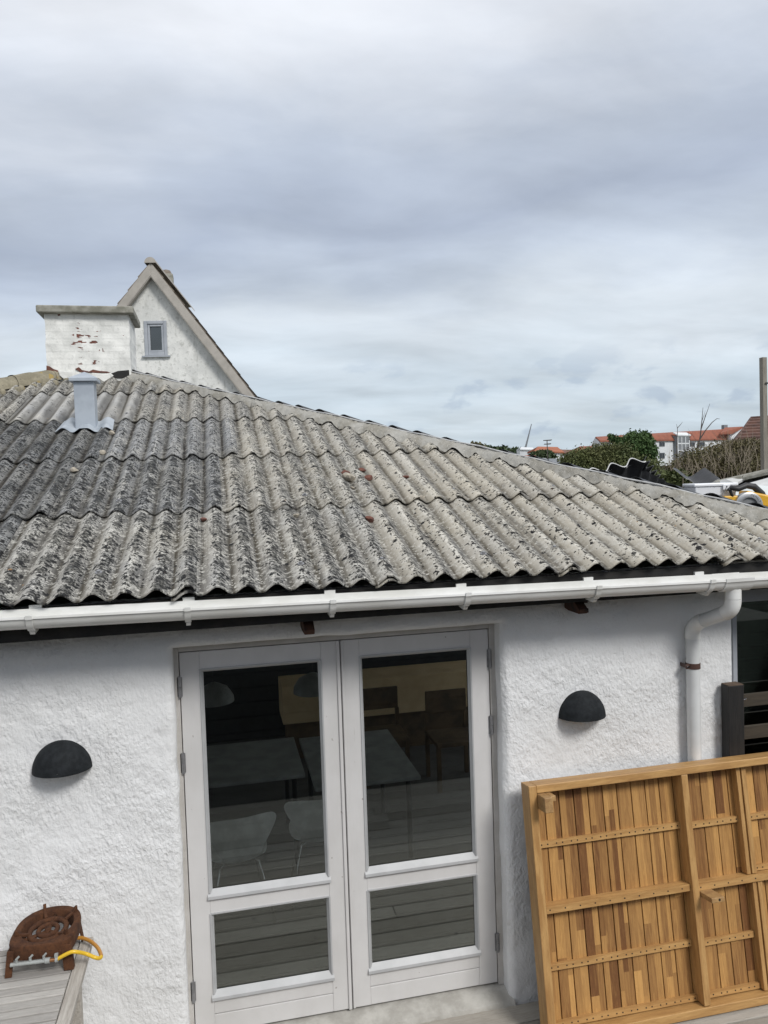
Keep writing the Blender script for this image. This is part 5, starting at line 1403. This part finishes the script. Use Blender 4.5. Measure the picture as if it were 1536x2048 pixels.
    m = MB(); c2, e2 = c+Vector((.6, .6, 0)), e+Vector((0, .6, 0)); m.hexa([zb(c2, -.3), zb(e2, -.3), zb(e2, -.3)+back*9, zb(c2, -.3)+back*9, c2, e2, e2+back*9, c2+back*9]); m.build('wall', 'brick_roof', root)
    # aerial
    p0, p1 = Vector(at(1096, 911, 60)), Vector(at(1094, 880.5, 60)); r = empty('aerial', p0, 'thin television aerial on a mast in front of the orange house', 'aerial')
    m = MB(); m.tube([p0+Vector((0, 0, -3)), p1], .035, 6); m.build('mast', 'dead_twig', r)
    for py, w_ in ((881, .38), (888.5, .30)):
        q = Vector(at(1095, py, 60)); m = MB(); m.tube([q-Vector((w_*.9, 0, -.02)), q+Vector((w_, 0, .05))], .025, 6)
        for u in (-.7, -.3, .2, .6): m.tube([q+Vector((w_*u, -.2, 0)), q+Vector((w_*u, .2, 0))], .02, 5)
        m.build('antenna', 'dead_twig', r)
    p0, p1 = Vector(at(1050, 900, 210)), Vector(at(1063, 848, 210)); m = MB(); m.tube([p0, p1], [.28, .10], 6); m.tube([p0+Vector((0, 0, -6)), p0], .3, 6)
    tag(m.build('leaning_mast', 'far_grey'), 'thin grey mast leaning to the right above the distant wood', 'mast')
far_buildings()

# ------------------------------------------------------------------ pole
def pole():
    d = 13.0; t = Vector(at(1526, 715, d)); b = Vector(at(1529, 938, d)); w = .043
    r = empty('pole', (b.x, b.y, -.3), 'tall grey weathered wooden pole standing behind the grey ridge at the right edge', 'pole')
    m = MB(); m.hexa([(b.x-w, b.y-w, -.3), (b.x+w, b.y-w, -.3), (b.x+w, b.y+w, -.3), (b.x-w, b.y+w, -.3), (t.x-w, t.y-w, t.z), (t.x+w, t.y-w, t.z), (t.x+w, t.y+w, t.z), (t.x-w, t.y+w, t.z)]); m.build('shaft', 'pole_wood', r, bevel=.006)
    q = Vector(at(1527, 767, d)); m = MB(); m.box(q.x-.0, q.x+w+.012, q.y-w-.012, q.y-w-.001, q.z-.012, q.z+.012); m.tube([(q.x+w+.01, q.y-w, q.z), (q.x+w+.10, q.y-w, q.z+.10), (q.x+w+.30, q.y-w, q.z+.34)], .010, 8); m.build('wall_hook', 'dark_metal', r)
pole()

# ------------------------------------------------------------------ vegetation
def leaves(blobs, n, size, name, mat, parent, seed, elong=1.6, fill=.55):
    q = np.random.default_rng(seed); V = np.zeros((n*4, 3)); A = np.zeros(n)
    wts = np.array([b[1][0]*b[1][1]*b[1][2] for b in blobs]); wts = wts**(.7); wts /= wts.sum(); pick = q.choice(len(blobs), n, p=wts)
    C = np.array([b[0] for b in blobs])[pick]; Rr = np.array([b[1] for b in blobs])[pick]
    dirs = q.normal(size=(n, 3)); dirs /= np.linalg.norm(dirs, axis=1)[:, None]
    rad_ = q.random(n)**fill; P = C + dirs*rad_[:, None]*Rr*(1+.20*q.normal(size=(n, 1)))
    a = q.normal(size=(n, 3)); a /= np.linalg.norm(a, axis=1)[:, None]; b = np.cross(a, q.normal(size=(n, 3))); b /= np.linalg.norm(b, axis=1)[:, None]
    s = size*(.5+q.random(n))[:, None]
    V[0::4] = P-a*s*elong*.5; V[1::4] = P+b*s*.5; V[2::4] = P+a*s*elong*.5; V[3::4] = P-b*s*.5
    f = np.arange(n*4).reshape(n, 4)
    me = bpy.data.meshes.new(name); me.from_pydata(V.tolist(), [], f.tolist()); me.materials.append(M[mat])
    clump = .5+.5*np.sin(P[:, 0]*2.3/size*.05+seed)*np.sin(P[:, 2]*3.1/size*.05+P[:, 1])
    col = np.clip(.5*clump+.5*q.random(n), 0, 1); at_ = me.attributes.new('leaf', 'FLOAT_COLOR', 'FACE')
    at_.data.foreach_set('color', np.stack([col, col, col, np.ones(n)], 1).ravel().tolist())
    o = bpy.data.objects.new(name, me); COL.objects.link(o)
    if parent is not None: par(o, parent)
    return o
def trunk(base, tops, r, name, mat, parent, seed=1):
    q = np.random.default_rng(seed); m = MB(); base = Vector(base); fork = base+(Vector(tops[0])-base)*.35
    m.tube([base, base.lerp(fork, .5)+Vector((.03, .02, 0)), fork], [r, r*.85, r*.7], 8)
    for t in tops:
        t = Vector(t); k = fork.lerp(t, .5)+Vector(q.normal(size=3)*(t-fork).length*.08); m.tube([fork, k, t], [r*.6, r*.35, r*.1], 6)
    return m.build(name, mat, parent, smooth=True)
def blob(px, py, d, rx, rz, ry=None):   # radii in metres from pixels
    s = d/F; return (at(px, py, d), (rx*s, (ry or rx)*s, rz*s))
def bushes():
    # olive bush
    d = 21.0; bl = [blob(1165, 918, d, 40, 21), blob(1205, 911, d, 38, 22), blob(1240, 912, d, 34, 24), blob(1190, 930, d, 62, 26), blob(1235, 935, d, 50, 30), blob(1145, 930, d, 28, 18), blob(1215, 899, d, 16, 11), blob(1280, 940, d, 45, 25), blob(1175, 903, d, 12, 8)]
    b = at(1205, 960, d); r = empty('bush', (b[0], b[1], -.3), 'broad olive-green bush beyond the hip, left of the dark green tree', 'bush')
    leaves(bl, 46000, .036, 'foliage', 'leaf_olive', r, 3); trunk((b[0], b[1], -.3), [x[0] for x in bl[:6]], .07, 'stems', 'bark', r)
    # green tree right of it
    d = 24.0; bl = [blob(1275, 895, d, 30, 28), blob(1290, 885, d, 16, 20), blob(1262, 885, d, 16, 16), blob(1285, 915, d, 26, 24), blob(1300, 905, d, 12, 16), blob(1255, 910, d, 24, 24), blob(1264, 872, d, 7, 9), blob(1288, 872, d, 8, 9), blob(1225, 876, d, 8, 8), blob(1236, 884, d, 12, 10)]
    b = at(1276, 950, d); r = empty('tree', (b[0], b[1], -.3), 'dense dark green leafy tree in front of the white apartment block', 'tree')
    leaves(bl, 32000, .050, 'crown', 'leaf_green', r, 5); trunk((b[0], b[1], -.3), [x[0] for x in bl[:6]], .09, 'trunk', 'bark', r)
    # bare brownish bush at the right
    d = 15.5; bl = [blob(1400, 925, d, 50, 30), blob(1440, 915, d, 45, 30), blob(1480, 910, d, 42, 30), blob(1520, 915, d, 40, 30), blob(1560, 920, d, 40, 30), blob(1455, 938, d, 80, 26), blob(1375, 935, d, 28, 20), blob(1500, 890, d, 28, 14), blob(1465, 892, d, 24, 12), blob(1530, 945, d, 60, 24), blob(1350, 945, d, 20, 22), blob(1330, 962, d, 26, 18)]
    b = at(1450, 965, d); r = empty('bush', (b[0], b[1], -.3), 'large half-bare brownish bush full of pale twigs at the right', 'bush')
    leaves(bl, 42000, .026, 'foliage', 'leaf_brown', r, 8)
    q = np.random.default_rng(9); m = MB()
    for i in range(340):
        px = q.uniform(1345, 1560); t = (px-1345)/(1500-1345); top = 945-min(1, t+.25)*60 + q.normal()*11
        dd = d+q.uniform(-.75, .5); a = Vector(at(px+q.normal()*6, 975, dd)); c = Vector(at(px+q.normal()*16, top+q.uniform(0, 26), dd+q.normal()*.1)); k = a.lerp(c, .55)+Vector(q.normal(size=3)*.06)
        m.tube([a, k, c], [.009, .006, .0022], 5, cap=False)
        for _ in range(2):
            e = k.lerp(c, q.random()); m.tube([e, e+Vector((q.normal()*.10, q.normal()*.05, abs(q.normal())*.13))], [.004, .0015], 4, cap=False)
    m.build('twigs', 'twig', r)
    trunk((b[0], b[1], -.3), [x[0] for x in bl[:6]], .06, 'stems', 'bark', r, 3)
    # thin grey twiggy shrub left of it with the tall dead shoots
    d = 17.5; b = at(1375, 960, d); r = empty('bare_shrub', (b[0], b[1], -.3), 'leafless shrub with tall dead shoots standing out against the sky', 'shrub')
    m = MB()
    def shoot(pts, r0): m.tube([Vector(at(x, y, d)) for x, y in pts], [r0*(1-.8*i/(len(pts)-1)) for i in range(len(pts))], 6)
    shoot([(1398, 960), (1396, 900), (1401, 870), (1404, 838), (1406, 815)], .022); shoot([(1402, 858), (1410, 835), (1420, 807)], .014); shoot([(1404, 842), (1411, 820)], .007); shoot([(1409, 838), (1411, 826)], .006)
    shoot([(1385, 955), (1396, 885), (1410, 862), (1424, 845), (1434, 837), (1440, 838)], .018); shoot([(1390, 915), (1380, 880), (1376, 862)], .012); shoot([(1352, 950), (1354, 890), (1355, 858), (1353, 848)], .014); shoot([(1355, 856), (1362, 848), (1366, 843)], .008)
    shoot([(1378, 880), (1386, 862)], .007); shoot([(1372, 950), (1392, 880), (1376, 858)], .008)
    for i in range(240):
        x, y = q.uniform(1335, 1402), q.uniform(895, 952); y = max(y, 955-(x-1325)*1.05); l = q.uniform(5, 18); an = q.normal()*.9
        shoot([(x, y), (x+math.sin(an)*l*.6+q.normal()*2, y-math.cos(an)*l*.6), (x+math.sin(an)*l, y-math.cos(an)*l)], .006)
    m.build('branches', 'dead_twig', r)
    # young green shoots below the shrub
    bl = [blob(1338, 962, 15, 26, 20), blob(1362, 958, 15, 20, 16)]; b = at(1345, 985, 15); r = empty('bush', (b[0], b[1], -.3), 'small olive bush low down just right of the propped black sheets', 'bush')
    leaves(bl, 2600, .06, 'foliage', 'leaf_olive', r, 21); trunk((b[0], b[1], -.3), [x[0] for x in bl], .03, 'stems', 'bark', r)
    # distant trees and wood
    for i, (px, py, rx, ry, mat, lab) in enumerate(((905, 897, 26, 12, 'leaf_far2', 'distant russet-green tree at the left end of the wood above the hip'), (950, 899, 24, 15, 'leaf_far2', 'distant dark rounded tree left of the wood, with a brown tinge'), (1085, 909, 26, 8, 'leaf_far', 'low distant green trees in front of the orange-roofed house'))):
        d = 110.0+i*8; bl = [blob(px+dx, py+dy, d, rx*f, ry*f) for dx, dy, f in ((0, 0, .8), (-rx*.5, 3, .6), (rx*.5, 4, .6), (rx*.1, -3, .6), (-rx*.25, -2, .5), (0, 10, .9))]
        b = at(px, py+20, d); r = empty('tree', (b[0], b[1], -.3), lab, 'tree'); leaves(bl, 5000, .42, 'crown', mat, r, 30+i); trunk((b[0], b[1], -.3), [x[0] for x in bl[:4]], .3, 'trunk', 'bark', r)
    d = 230.0; bl = []
    q = np.random.default_rng(12)
    for i in range(46):
        px = 930+(1066-930)*i/45; top = 889+ (px-930)*.085 + q.normal()*1.6; bl.append(blob(px, top+9, d+q.uniform(-8, 12), 9+q.random()*5, 9)); bl.append(blob(px, top+20, d, 12, 12))
    tag(leaves(bl, 15000, .85, 'wood', 'leaf_far', None, 40), 'dark green wood on the skyline beyond the roofs', 'wood', kind='stuff')
bushes()
